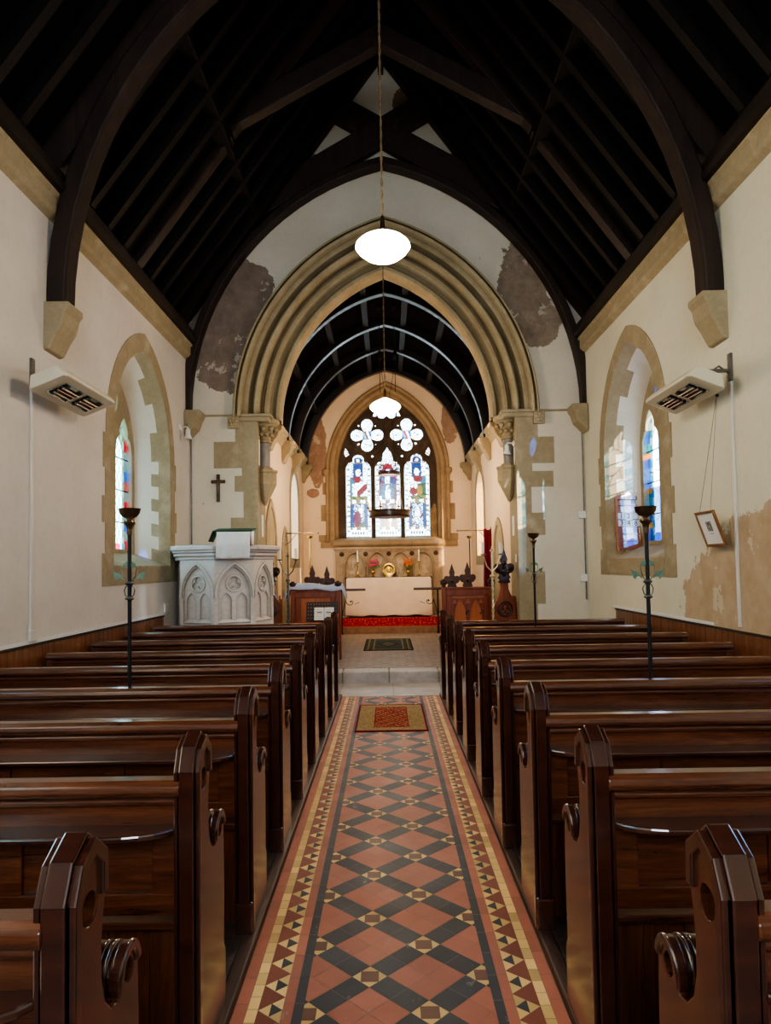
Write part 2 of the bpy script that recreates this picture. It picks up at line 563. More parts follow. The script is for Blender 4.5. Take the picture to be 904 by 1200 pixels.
# stone threshold, chancel step, chancel floor
m = MB()
for x0, x1 in ((-2.75, -.63), (-.626, .03), (.034, .64), (.644, 2.75)): m.box(x0, x1, 8.32, 9.28, -.0035, .002)
m.build('stone_threshold', MAT['step'], floor, bevel=.006)
m = MB()
m.box(-1.8, -.645, 9.25, 9.6, -.05, CZ); m.box(-.64, -.022, 9.25, 9.6, -.05, CZ); m.box(-.016, .645, 9.25, 9.6, -.05, CZ); m.box(.65, 1.8, 9.25, 9.6, -.05, CZ)
struct('trim_1', m, MAT['step'], bevel=.018, seg=3)
m = MB(); m.box(-CW, CW, 9.58, 14.5, -.05, CZ - .003)
chf = struct('floor_chancel', m, MAT['grout'])
ct = MB(); tm = ct
GR, TN, LT = rgb(146, 128, 112), rgb(168, 146, 122), rgb(196, 182, 166)
y = 9.62
while y < 14.45:
    k = -9
    for k in range(-8, 8):
        x = k * .12
        c = [GR, TN][(k + int(round(y / .12))) % 2]
        tile([(x, y), (x + .12, y), (x + .12, y + .12), (x, y + .12)], c, .1)
        if (k + int(round(y / .12))) % 2 == 0: tm.face([(x + .045, y + .06, .0008), (x + .06, y + .045, .0008), (x + .075, y + .06, .0008), (x + .06, y + .075, .0008)], LT)
    for s in (-1, 1):
        q = [(s * .965, y), (s * 1.08, y), (s * 1.08, y + .12), (s * .965, y + .12)]
        tile(q, LT, .1)
    y += .12
ct.build('chancel_tiles', MAT['tile'], chf, recalc=False, loc=(0, 0, CZ))
# sanctuary steps
m = MB(); m.box(-CW, CW, 14.5, 16.0, 0, .28)
struct('floor_sanctuary', m, simple('sanctuary boards', W_(120, 86, 62), .6, 0, W_(150, 112, 84), 8))
m = MB(); m.box(-1.25, 1.25, 14.95, 16.0, .28, .43)
struct('trim_2', m, MAT['step'])

# ------------------------------------------------------------------ nave side walls with their windows, seen and added
WC, HW, RISE, ZS, SILL = 7.765, .895, 1.15, 2.9, 1.6
def outline(hw, rise, zs, z0, off=0.0, n=8, k=8, WC=WC):
    a = parch(hw, rise, zs, off, n)
    L = [(-hw - off, z0 + (zs - z0) * i / k) for i in range(k)]
    return [(x + WC, z) for x, z in L + a + [(-x, z) for x, z in reversed(L)]]
HI, RI = .66, .95
WIN_Y = (7.765, 2.55, -1.2)  # second and third pair are out of view, added to light the pews
wall_m = {-1: plaster('left wall plaster', W_(208, 200, 188), W_(219, 212, 201)),
          1: plaster('right wall plaster', W_(214, 209, 186), W_(223, 218, 198),
                     [((2.75, 4.85, .95), (.6, 1.75, 1.0), .42, W_(176, 150, 118), W_(196, 174, 146)), ((2.75, 3.3, 1.0), (.6, 1.0, 1.0), .4, W_(176, 150, 118), W_(196, 174, 146))])}
def eyelight(cx, WC):
    """cusped lancet outline of one window light"""
    hw = .245
    a = parch(hw, .2, 2.95, 0, 4)
    L = [(-hw, 1.80), (-hw, 2.9)]
    top = [(-hw, 2.95), (-hw * .9, 3.05), (-hw * .62, 3.13), (-hw * .52, 3.12), (-hw * .5, 3.2), (-hw * .3, 3.29), (0, 3.36)]
    pts = L + top + [(-x, z) for x, z in reversed(top[:-1])] + [(hw, 2.9), (hw, 1.80)]
    return [(x + WC + cx, z) for x, z in pts]
for s, nm, wno in ((-1, 'wall_left', (1, 6, 7)), (1, 'wall_right', (2, 8, 9))):
    X0, X1 = s * W, s * 3.13
    m = MB()
    m.prism([(YB, -.1), (D + .3, -.1), (D + .3, 4.86), (YB, 4.86)], 'x', X0, X1, [outline(HW, RISE, ZS, SILL, WC=w) for w in WIN_Y])
    wl = struct(nm, m, wall_m[s])
    for WC, wi in zip(WIN_Y, wno):
        open_o = outline(HW, RISE, ZS, SILL, WC=WC); open_i = outline(HI, RI, ZS, 1.74, WC=WC); wn = 'window_%d' % wi
        # splayed reveal: stone quoins along the arris, then white plaster
        st, pl = MB(), MB()
        N = len(open_o)
        for i in range(N - 1):
            k = (.3, .5)[(i if i < 8 or i > N - 9 else i // 2) % 2]
            P = lambda j, f: (X0 + (X1 - X0) * f, open_o[j][0] + (open_i[j][0] - open_o[j][0]) * f, open_o[j][1] + (open_i[j][1] - open_o[j][1]) * f)
            st.face([P(i, 0), P(i + 1, 0), P(i + 1, k), P(i, k)])
            pl.face([P(i, k), P(i + 1, k), P(i + 1, 1), P(i, 1)])
        st.build('reveal_quoins', MAT['stone'], wl)
        pl.build('reveal_plaster', MAT['plaster'], wl)
        # stone surround, slightly proud and toothed
        outer = []
        zz = [1.40, 1.72, 2.02, 2.28, 2.56, 2.9]
        for a, b, w in zip(zz[:-1], zz[1:], (.27, .2, .27, .2, .25)):
            outer += [(-HW - w, a), (-HW - w, b)]
        arch = parch(HW, RISE, ZS, .19, 12)
        full = outer + arch + [(-x, z) for x, z in reversed(outer)]
        m = MB()
        a, b = sorted((X0, X0 - s * .007))
        m.prism([(x + WC, z) for x, z in full], 'x', a, b, [[(y_, z_) for y_, z_ in open_o]])
        m.build('window_surround', MAT['stone'], wl)
        # sloping sill
        m = MB()
        P = [(X0 - s * .012, WC - HW, SILL), (X0 - s * .012, WC + HW, SILL), (X1, WC + HI, 1.76), (X1, WC - HI, 1.76)]
        Q = [(p[0], p[1], 1.42) for p in P]
        m.grid([P, Q], True, True)
        m.build('sill', MAT['stone'], wl, bevel=.006)
        # tracery and glass
        wr = empty(wn); wr['kind'] = 'structure'
        m = MB()
        a, b = sorted((X1 - s * .02, X1 + s * .11))
        lights = [eyelight(-.345, WC), eyelight(.345, WC)]
        rnd = circle(WC, 3.52, .165, 20)
        m.prism(outline(HI, RI, ZS, 1.70, .12, WC=WC), 'x', a, b, lights + [rnd])
        m.build('tracery', MAT['stone'], wr, bevel=.012)
        g = MB()
        gx = X1 + s * .045
        CLEAR, BLU, RD, ORG, AQ = (.38, .60, .62, 1), (.015, .09, .6, 1), (.4, .012, .04, 1), (.95, .36, .05, 1), (.03, .3, .5, 1)
        for cx in (-.345, .345):
            nz = 54
            for iz in range(nz):
                for iy in range(14):
                    u = (iy + .5) / 14
                    z0 = 1.78 + 1.62 * iz / nz; z1 = 1.78 + 1.62 * (iz + 1) / nz
                    y0 = WC + cx - .26 + .52 * iy / 14; y1 = y0 + .52 / 14
                    edge = u < .2 or u > .8
                    if s < 0:
                        c = CLEAR if not edge else [RD, (.3, .06, .09, 1), BLU, (.1, .2, .3, 1), RD][(iz // 4) % 5]
                        if edge and (iz // 4) % 4 == 1: c = (.15, .2, .29, 1)
                        if iz < 3: c = RD if (iy // 4) % 2 else AQ
                    else:
                        c = (.93, .96, 1, 1) if not edge else [BLU, (.04, .18, .8, 1), BLU, AQ][(iz // 5) % 4]
                        if edge and iz % 14 in (6, 7): c = ORG
                        if iz < 4: c = BLU
                        if .2 <= u < .33 or .67 < u <= .8: c = (.3, .55, .8, 1) if (iz // 3) % 2 else AQ
                    g.face([(gx, y0, z0), (gx, y1, z0), (gx, y1, z1), (gx, y0, z1)], (c[0] * .10, c[1] * .15, c[2] * .24, 1) if s > 0 and WC > 5 and z0 < 2.42 else c if s < 0 or WC > 5 else (c[0] * .3, c[1] * .4, c[2] * .5, 1) if WC > 0 else (c[0] * .06, c[1] * .08, c[2] * .1, 1))  # lower panes and unseen right-hand windows darkened to hold back the sun
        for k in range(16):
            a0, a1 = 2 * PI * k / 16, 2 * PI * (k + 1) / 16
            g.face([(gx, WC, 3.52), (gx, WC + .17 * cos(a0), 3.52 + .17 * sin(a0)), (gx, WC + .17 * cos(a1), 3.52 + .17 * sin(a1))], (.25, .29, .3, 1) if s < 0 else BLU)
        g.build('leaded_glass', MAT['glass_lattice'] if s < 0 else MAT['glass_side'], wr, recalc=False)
        m = MB()
        for cx in (-.345, .345):
            for z in (2.12, 2.5, 2.88): m.box(*sorted((gx - s * .004, gx - s * .014)), WC + cx - .25, WC + cx + .25, z - .006, z + .006)
        m.build('glazing_bar', MAT['iron'], wr)
    # boarded dado with its white capping
    m = MB()
    y = YB; k = 0
    while y < 8.36:
        y1 = min(y + .098, 8.36)
        m.box(*sorted((X0, X0 - s * .02)), y + .001, y1 - .002, 0.02, .985)
        y += .098
    dd = struct('baseboard_' + ('left' if s < 0 else 'right'), m, MAT['dado'], bevel=.003, seg=1)
    m = MB(); m.box(*sorted((X0, X0 - s * .028)), YB, 8.37, .985, 1.0); m.build('dado_capping', MAT['timber_y'], dd)
    m = MB(); m.box(*sorted((X0, X0 - s * .012)), 5.9 if s > 0 else YB, 8.5, 1.004, 1.03); m.build('cable_trunking', MAT['white'], dd)
    # stone cornice and the dark wall plate above it
    m = MB()
    pr = [(0, 4.44), (.05, 4.47), (.075, 4.50), (.075, 4.60), (.1, 4.62), (.1, 4.64), (-.1, 4.64), (-.1, 4.44)]
    m.prism([(s * (W - a), z) for a, z in pr], 'y', YB, D - .005)
    cn = struct('trim_3' if s < 0 else 'trim_4', m, MAT['stone'])
    m = MB()
    pr = [(.02, 4.641), (.15, 4.645), (.16, 4.70), (.12, 4.72), (.13, 4.80), (.09, 4.86), (-.1, 4.86), (-.1, 4.641)]
    m.prism([(s * (W - a), z) for a, z in pr], 'y', YB, D - .005)
    m.build('wall_plate', MAT['timber_y'], cn)

# west wall, behind the camera, with an unseen window opening added for fill light
m = MB()
wo = [(-1.0, 2.3), (1.0, 2.3)] + [(-x, z) for x, z in parch(1.0, 2.0, 4.0, 0, 8)]
m.prism([(-3.1, -.1), (3.1, -.1), (3.1, 4.7), (0, RIDGE + .1), (-3.1, 4.7)], 'y', YB - .5, YB, [wo])
struct('wall_back', m, MAT['plaster'])

# ------------------------------------------------------------------ chancel arch wall
AH, AR, AZ = 1.53, 2.18, 3.66
BR1, BR2 = W_(104, 82, 64), W_(140, 116, 94)
aw = plaster('arch wall plaster', W_(210, 202, 184), W_(222, 215, 200), [
    ((-2.12, D, 4.9), (.66, .6, .95), .55, W_(112, 98, 90), W_(146, 130, 118)),
    ((-1.85, D, 5.55), (.3, .6, .3), .8, W_(112, 98, 90), W_(146, 130, 118)),
    ((1.95, D, 5.6), (.36, .6, .55), .9, W_(116, 100, 88), W_(162, 146, 128)),
    ((2.15, D, 4.95), (.3, .6, .36), .9, W_(116, 100, 88), W_(162, 146, 128)),
    ((.38, D, 8.15), (.22, .6, .26), .5, BR1, BR2),
    ((-.95, D, 7.2), (.3, .6, .2), .5, BR1, BR2), ((1.0, D, 7.2), (.3, .6, .2), .5, BR1, BR2)])
ho = parch(AH, AR, AZ, .5, 16)
pts = [(-2.76, -.1), (-1.81, -.1), (-1.81, AZ)] + ho + [(1.81, AZ), (1.81, -.1), (2.76, -.1), (2.76, 4.9), (2.98, 4.9), (0, RIDGE), (-2.98, 4.9), (-2.76, 4.9)]
m = MB(); m.prism(pts, 'y', D, D2)
wa = struct('wall_arch', m, aw)
prof = [(.5, D2), (0, D2), (0, 9.92), (-.02, 9.88), (-.025, 9.83), (0, 9.785), (.045, 9.79), (.055, 9.86), (.09, 9.88), (.13, 9.85), (.14, 9.745), (.19, 9.735), (.2, 9.70), (.225, 9.76),
        (.255, 9.76), (.262, 9.66), (.25, 9.60), (.275, 9.555), (.315, 9.545), (.345, 9.575), (.35, 9.63), (.38, 9.66), (.405, 9.63), (.41, 9.555), (.475, 9.548), (.478, 9.50), (.49, 9.45), (.525, 9.44), (.54, 9.465), (.543, 9.505), (.56, 9.505), (.565, 9.465), (.59, 9.46), (.605, 9.50), (.607, 9.56)]
m = MB()
m.grid([[(x, yy, z) for x, z in parch(AH, AR, AZ, o, 20)] for o, yy in prof])
m.build('arch_moulding', MAT['stone_arch'], wa, smooth=42)
for s in (-1, 1):
    m = MB()
    lv = [(0.0, 2.05), (1.0, 2.05), (1.0, 2.16), (1.45, 2.16), (1.45, 2.02), (1.95, 2.02), (1.95, 2.18), (2.26, 2.18), (2.26, 2.0), (2.62, 2.0), (2.62, 2.12 if s < 0 else 2.31), (2.84, 2.12 if s < 0 else 2.31), (2.84, 2.02), (2.95, 2.02), (2.95, 2.41 if s < 0 else 2.33), (3.32, 2.41 if s < 0 else 2.33), (3.32, 2.11), (3.64, 2.11)]
    poly = [(s * 1.8, 0.0)] + [(s * x, z) for z, x in lv] + [(s * 1.8, 3.64)]
    m.prism(poly, 'y', D - .007, D + .02)
    m.build('arch_quoins', MAT['stone'], wa)
    m = MB(); m.box(*sorted((s * 1.803, s * 1.84)), D - .006, D2 + .006, CZ - .1, 3.60)
    m.build('arch_jamb', MAT['stone'], wa)
    # impost string and moulded abacus
    m = MB()
    for a, b, y0, z0, z1 in ((1.60, 2.12, D - .07, 3.66, 3.70), (1.63, 2.10, D - .04, 3.60, 3.66), (2.12, 2.72, D - .035, 3.675, 3.70)):
        m.box(*sorted((s * a, s * b)), y0, D + (.5 if b < 2.2 else .02), z0, z1)
    m.build('impost', MAT['stone'], wa, bevel=.01)
    # respond: shaft, carved capital, ring, corbelled foot
    cx, cy = s * 1.745, 9.83
    m = MB(); m.lathe([(.075, 2.98), (.075, 3.36)], (cx, cy, 0), 16); m.build('shaft', MAT['stone_grey'], wa, smooth=40)
    m = MB()
    m.lathe([(.075, 3.335), (.098, 3.345), (.098, 3.365), (.08, 3.375), (.085, 3.43), (.11, 3.5), (.15, 3.56), (.17, 3.575), (.17, 3.60), (.2, 3.61), (.21, 3.63), (.21, 3.66)], (cx, cy, 0), 24)
    for k in range(8):
        a = 2 * PI * k / 8
        for rr, zz_, q in ((.105, 3.45, .032), (.15, 3.53, .038)):
            b = a + (PI / 8 if q < .035 else 0)
            m.lathe([(0, -q), (q * .8, -q * .5), (q, 0), (q * .7, q * .7), (0, q)], (cx + rr * cos(b), cy + rr * sin(b), zz_), 8)
    m.build('capital', MAT['stone_arch'], wa, smooth=50)
    m = MB()
    m.lathe([(.0, 2.44), (.02, 2.45), (.155, 2.72), (.165, 2.74), (.165, 2.9), (.18, 2.915), (.18, 2.945), (.12, 2.955), (.11, 2.975), (.095, 2.99), (0, 2.99)], (cx - s * .0, cy, 0), 8)
    m.build('shaft_corbel', MAT['stone_arch'], wa)
    # carved flower stop under the hood
    m = MB(); m.box(*sorted((s * 2.045, s * 2.2)), D - .075, D, 3.50, 3.665)
    for k in range(5):
        a = PI / 2 + 2 * PI * k / 5
        m.lathe([(0, -.02), (.022, -.012), (.03, 0), (.0, .01)], (s * 2.122 + .04 * cos(a), D - .078, 3.583 + .04 * sin(a)), 10, 'y')
    m.lathe([(0, -.03), (.018, -.012), (.018, .0)], (s * 2.122, D - .078, 3.583), 10, 'y')
    m.build('flower_stop', MAT['stone_arch'], wa, bevel=.008)
    # corner corbel under the wall rib
    m = MB()
    m.prism([(s * 2.74, 3.72), (s * 2.53, 3.72), (s * 2.53, 3.64), (s * 2.56, 3.6), (s * 2.6, 3.48), (s * 2.68, 3.4), (s * 2.74, 3.34)], 'y', D - .28, D)
    m.build('rib_corbel', MAT['stone'], wa, bevel=.012)

# ------------------------------------------------------------------ nave roof
m = MB()
m.prism([(-3.12, RIDGE - SL * 3.12), (0, RIDGE), (3.12, RIDGE - SL * 3.12), (3.12, RIDGE - SL * 3.12 + .2), (0, RIDGE + .2), (-3.12, RIDGE - SL * 3.12 + .2)], 'y', YB, D2)
roof = struct('ceiling', m, MAT['roof'])
ax = lambda z: (RIDGE - z) / SL
yy = 1.0
rafters = []
k = 0
while yy < 9.2:
    if min(abs(yy - 5.6), abs(yy - 7.6), abs(yy - 9.5)) > .2:
        for s in (-1, 1):
            m = MB()
            m.beam((s * 2.92, yy, RIDGE - SL * 2.92 - .1), (s * .1, yy, RIDGE - SL * .1 - .12), .085, .17)
            m.build('rafter', MAT['rafter'], roof)
            m = MB()
            m.box(*sorted((s * 2.70, s * 2.80)), yy - .04, yy + .04, 4.84, RIDGE - SL * 2.78 - .1)
            m.build('ashlar_post', MAT['rafter'], roof)
    yy += .405
for s in (-1, 1):
    m = MB(); m.box(*sorted((s * 1.70, s * 1.86)), YB, D, 6.28, 6.46); m.build('purlin', MAT['rafter'], roof, bevel=.01)
    m = MB(); m.box(*sorted((s * .0, s * .04)), YB, D, RIDGE - .3, RIDGE - .02); m.build('ridge_board', MAT['timber_y'], roof)
# arch-braced trusses: one in mid nave, one against the arch wall
def nave_truss(y0, y1, parent, hw, zs, rise, depth, ph=.3):
    a = parch(hw, rise, zs, 0, 18)
    b = parch(hw, rise, zs, depth, 18)
    m = MB()
    a = [(-hw, zs - .02)] + a + [(hw, zs - .02)]; b = [(-hw - depth, zs - .02)] + b + [(hw + depth, zs - .02)]
    m.grid([[(p[0], y0, p[1]), (q[0], y0, q[1]), (q[0], y1, q[1]), (p[0], y1, p[1])] for p, q in zip(a, b)], True, True)
    m.build('arch_rib', MAT['timber'], parent, bevel=.025, seg=2)
    m = MB()
    yc = (y0 + y1) / 2
    for s in (-1, 1):
        m.beam((s * 2.98, yc, RIDGE - SL * 2.98 - ph * .4), (0, yc, RIDGE - ph * .5), (y1 - y0) * .8, ph)
    m.build('principal_rafter', MAT['timber'], parent)
t1 = empty('main_truss'); t1.parent = roof
nave_truss(5.5, 5.7, t1, 2.6, 3.72, 3.42, .16)
t2 = empty('wall_truss'); t2.parent = roof
nave_truss(9.36, 9.545, t2, 2.70, 3.72, 3.42, .12, .1)
def scissor(y0, y1, parent, z0, sl, hgt, full):
    yc = (y0 + y1) / 2
    for s in (-1, 1):
        m = MB()
        e = 1.1 if full else .0
        m.prism([(-s * 1.78, z0 - sl * 1.78), (s * e, z0 + sl * e), (s * e, z0 + hgt + sl * e), (-s * 1.78, z0 + hgt - sl * 1.78)], 'y', yc - (y1 - y0) / 2 - s * .004, yc + (y1 - y0) / 2 - s * .004)
        m.build('scissor_brace', MAT['timber'], parent, bevel=.012)
scissor(9.40, 9.53, t2, 7.43, .58, .42, True)
t3 = empty('scissor_truss'); t3.parent = roof
scissor(7.53, 7.67, t3, 7.43, .56, .26, False)
m = MB()
for s in (-1, 1):
    m.beam((s * 2.86, 7.6, 4.92), (s * 1.74, 7.6, 6.44), .14, .16)
    m.beam((s * 1.76, 7.6, 6.5), (s * .0, 7.6, RIDGE - .15), .14, .22)
m.build('strut', MAT['timber'], t3, bevel=.012)
for s in (-1, 1):
    m = MB()
    m.prism([(s * 2.77, 3.73), (s * 2.55, 3.73), (s * 2.55, 3.68), (s * 2.58, 3.64), (s * 2.60, 3.54), (s * 2.65, 3.46), (s * 2.71, 3.34), (s * 2.77, 3.33)], 'y', 5.46, 5.74)
    m.build('truss_corbel', MAT['stone'], roof, bevel=.015)
# ------------------------------------------------------------------ chancel walls
cwall = plaster('chancel plaster', W_(226, 200, 168), W_(234, 210, 180))
CHY, CHW = 14.45, .55
def rect_arch(yc, hw, z0, zs, rise, off=0.0, n=6):
    return [(yc - hw - off, z0 - off)] + [(yc + x, z) for x, z in parch(hw, rise, zs, off, n)] + [(yc + hw + off, z0 - off)]
for s, nm, wn in ((-1, 'wall_chancel_left', 'window_4'), (1, 'wall_chancel_right', 'window_5')):
    m = MB()
    ho_ = rect_arch(CHY, CHW, 1.75, 2.9, .62)
    m.prism([(D2, 0), (DE + .6, 0), (DE + .6, 4.25), (D2, 4.25)], 'x', *sorted((s * CW, s * (CW + .45))), [ho_])
    wl = struct(nm, m, cwall)
    m = MB()
    m.prism(rect_arch(CHY, CHW, 1.75, 2.9, .62, .2), 'x', *sorted((s * CW, s * (CW - .008))), [ho_])
    m.build('window_surround', MAT['stone'], wl)
    wr = empty(wn); wr['kind'] = 'structure'
    g = MB()
    gx = s * (CW + .36)
    for iz in range(24):
        for iy in range(10):
            z0 = 1.75 + 1.8 * iz / 24; y0 = CHY - CHW + 2 * CHW * iy / 10
            c = ((.5, .55, .5, 1) if s < 0 else (.5, .36, .16, 1)) if 1 < iy < 8 else [(.1, .15, .3, 1), (.4, .25, .06, 1), (.2, .03, .03, 1)][iz % 3]
            g.face([(gx, y0, z0), (gx, y0 + .11, z0), (gx, y0 + .11, z0 + .075), (gx, y0, z0 + .075)], c)
    g.build('leaded_glass', MAT['glass_side'], wr, recalc=False)
    # moulded cornice and the corbels that carry the ribs
    m = MB()
    m.prism([(s * (CW - a), z) for a, z in ((0, 3.80), (.03, 3.83), (.06, 3.9), (.1, 3.92), (.1, 3.99), (.13, 4.0), (.13, 4.06), (-.1, 4.06), (-.1, 3.8))], 'y', D2, DE - .01)
    cn = struct('trim_5' if s < 0 else 'trim_6', m, MAT['stone'])
    for y in (11.35, 12.85, 14.3, 15.9):
        m = MB()
        m.prism([(s * (CW - a), z) for a, z in ((0, 3.5), (.05, 3.52), (.09, 3.62), (.17, 3.72), (.19, 3.8), (.24, 3.82), (.24, 3.92), (0, 3.92))], 'y', y - .13, min(y + .13, DE - .01))
        m.build('rib_corbel', MAT['stone'], cn, bevel=.012)
    # stone door arches in the wall
    for yc, hw, z1, rise in (((11.45, .42, 1.95, .62), (13.0, .26, 1.75, .45)) if s < 0 else ((12.1, .4, 1.75, .5),)):
        m = MB()
        inn = [(yc - hw, CZ)] + [(yc + x, z) for x, z in parch(hw, rise, z1, 0, 8)] + [(yc + hw, CZ)]
        out = [(yc - hw - .13, CZ)] + [(yc + x, z) for x, z in parch(hw, rise, z1, .13, 8)] + [(yc + hw + .13, CZ)]
        m.prism(out + list(reversed(inn)), 'x', *sorted((s * CW, s * (CW - .03))))
        m.build('doorway_surround', MAT['stone'], wl, bevel=.01)
        m = MB(); m.prism(inn, 'x', *sorted((s * CW, s * (CW - .012)))); m.build('doorway_infill', MAT['stone_arch'], wl)

# vaulted chancel ceiling with its ribs
m = MB()
vp = parch(2.02, 2.24, 3.95, 0, 18)
m.grid([[(x, y, z) for x, z in vp] for y in (D2 - .02, 11.3, 12.8, 14.2, DE + .1)])
vault = struct('ceiling_chancel', m, MAT['chancel_wood'], solid=.05, smooth=40)
for y in (11.35, 12.85, 14.3, 15.9):
    a = parch(1.82, 2.24, 3.85, 0, 22); b = parch(1.82, 2.24, 3.85, .19, 22)
    m = MB()
    m.prism(b + list(reversed(a)), 'y', y - .07, min(y + .07, DE - .01))
    m.build('vault_rib', MAT['chancel_rib'], vault, bevel=.012)
for k in (7, 12, 16, 20, 24, 29):
    x, z = parch(1.95, 2.24, 3.93, 0, 18)[k]
    m = MB(); m.beam((x, D2, z), (x, DE - .02, z), .1, .09); m.build('vault_purlin', MAT['vault_purlin'], vault)

# ------------------------------------------------------------------ east wall, window, reredos
def vol(hw, rise, zs, z0, off=0.0, n=14):
    a = parch(hw, rise, zs, off, n)
    return [(-hw - off, z0)] + a + [(hw + off, z0)]
EC = .02
ew = plaster('east wall plaster', W_(228, 202, 170), W_(236, 212, 182), [
    ((-1.62, DE, 4.25), (.24, .5, .8), .5, W_(136, 104, 84), W_(170, 138, 116)),
    ((1.5, DE, 4.95), (.2, .5, .55), .6, W_(140, 110, 90), W_(176, 146, 124)),
    ((-1.72, DE, 3.28), (.14, .5, .1), .6, W_(136, 104, 84), W_(170, 138, 116))])
m = MB()
m.prism([(-2.1, 0), (2.1, 0), (2.1, 4.3), (1.6, 5.4), (.6, 6.2), (0, 6.35), (-.6, 6.2), (-1.6, 5.4), (-2.1, 4.3)], 'y', DE, DE + .6, [[(x + EC, z) for x, z in vol(1.14, 1.77, 3.78, 2.15, .2)]])
wle = struct('wall_east', m, ew)
pf = [(0, 16.3), (0, 16.2), (.03, 16.16), (.05, 16.12), (.1, 16.11), (.12, 16.07), (.11, 16.03), (.16, 15.985), (.2, 15.99), (.22, 16.0), (.235, 15.955), (.27, 15.93), (.3, 15.95), (.31, 16.0)]
m = MB(); m.grid([[(x + EC, y, z) for x, z in vol(1.14, 1.77, 3.78, 2.14, o)] for o, y in pf])
struct('trim_7', m, MAT['stone_east'], smooth=42)
m = MB()
for s in (-1, 1):
    lv = [(2.14, 1.62), (2.3, 1.62), (2.3, 1.36), (2.62, 1.36), (2.62, 1.56), (3.0, 1.56), (3.0, 1.36), (3.24, 1.36), (3.24, 1.52), (3.52, 1.52), (3.52, 1.38), (3.78, 1.38)]
    m.prism([(EC + s * 1.25, 2.14)] + [(EC + s * x, z) for z, x in lv] + [(EC + s * 1.25, 3.78)], 'y', DE - .008, DE + .01)
    m.lathe([(0, 3.66), (.03, 3.67), (.075, 3.74), (.08, 3.8), (.06, 3.83)], (EC + s * 1.43, DE - .04, 0), 12)
m.build('window_quoins', MAT['stone_east'], wle)
m = MB()
m.prism([(DE + .25, 2.0), (DE - .06, 2.0), (DE - .09, 2.06), (DE - .09, 2.11), (DE - .02, 2.17), (DE + .25, 2.25)], 'x', -1.28, 1.32)
m.prism([(DE + .02, 2.0), (DE - .05, 2.0), (DE - .07, 2.06), (DE - .02, 2.14), (DE + .02, 2.14)], 'x', -1.55, 1.62)
struct('trim_8', m, MAT['stone_east'])

def e_light(cx, top):
    hw = .295
    zs = 3.86
    sp = [(-hw, 2.215), (-hw, zs), (-hw * .93, zs + .08), (-hw * .74, zs + .15), (-hw * .47, zs + .165), (-hw * .44, zs + .2)]
    if top > 4.25: sp += [(-hw * .42, zs + .28), (-hw * .3, zs + .38), (-hw * .12, zs + .44), (0, top)]
    else: sp += [(-hw * .44, zs + .25), (-hw * .3, zs + .31), (0, top)]
    return [(x + cx, z) for x, z in sp + [(-x, z) for x, z in reversed(sp[:-1])]]
XL = [EC - .69, EC, EC + .69]
lights = [e_light(XL[0], 4.20), e_light(XL[1], 4.37), e_light(XL[2], 4.20)]
QX = .468; QZ = 4.655
quat = [foil(EC - QX, QZ, .25, .142), foil(EC + QX, QZ, .25, .142)]
topl = foil(EC, 5.21, .13, .105, 3, PI / 2)
dag = []
for s in (-1, 1):
    dag.append([(EC + s * .98, 4.14), (EC + s * .9, 4.19), (EC + s * .93, 4.28), (EC + s * .99, 4.36), (EC + s * 1.02, 4.24)][::s])
    dag.append([(EC + s * .33, 5.09), (EC + s * .24, 5.1), (EC + s * .26, 5.23), (EC + s * .3, 5.19)][::s])
    for dx, dz, r in ((.2, .23, .028), (-.2, .22, .022), (.21, -.21, .032), (-.2, -.22, .02)):
        dag.append(circle(EC + s * (QX + dx), QZ + dz, r, 8))
    dag.append(circle(EC + s * .35, 4.15, .03, 8))
wn = empty('window_3'); wn['kind'] = 'structure'
m = MB()
m.prism([(x + EC, z) for x, z in vol(1.14, 1.77, 3.78, 2.13, .02)], 'y', 16.17, 16.27, lights + quat + [topl] + dag)
m.build('tracery', MAT['stone_dark'], wn, bevel=.012)
m = MB()
for s in (-1, 1):
    c = circle(EC + s * QX, QZ, .425, 36)
    m.tube([(x, 16.165, z) for x, z in c + c[:1]], .022, 8)
    # mullion fillets running up into the curved heads of the lights
    m.tube([(EC + s * .345, 16.165, 2.2), (EC + s * .345, 16.165, 3.86), (EC + s * .3, 16.165, 4.05), (EC + s * .16, 16.165, 4.3), (EC, 16.165, 4.45)], .02, 8)
    m.tube([(EC + s * .345, 16.165, 3.86), (EC + s * .4, 16.165, 4.06), (EC + s * .55, 16.165, 4.22)], .02, 8)
    m.tube([(EC + s * 1.03, 16.165, 3.8), (EC + s * .99, 16.165, 4.0), (EC + s * .84, 16.165, 4.22)], .02, 8)
m.build('tracery_moulding', MAT['stone_dark'], wn, smooth=40)

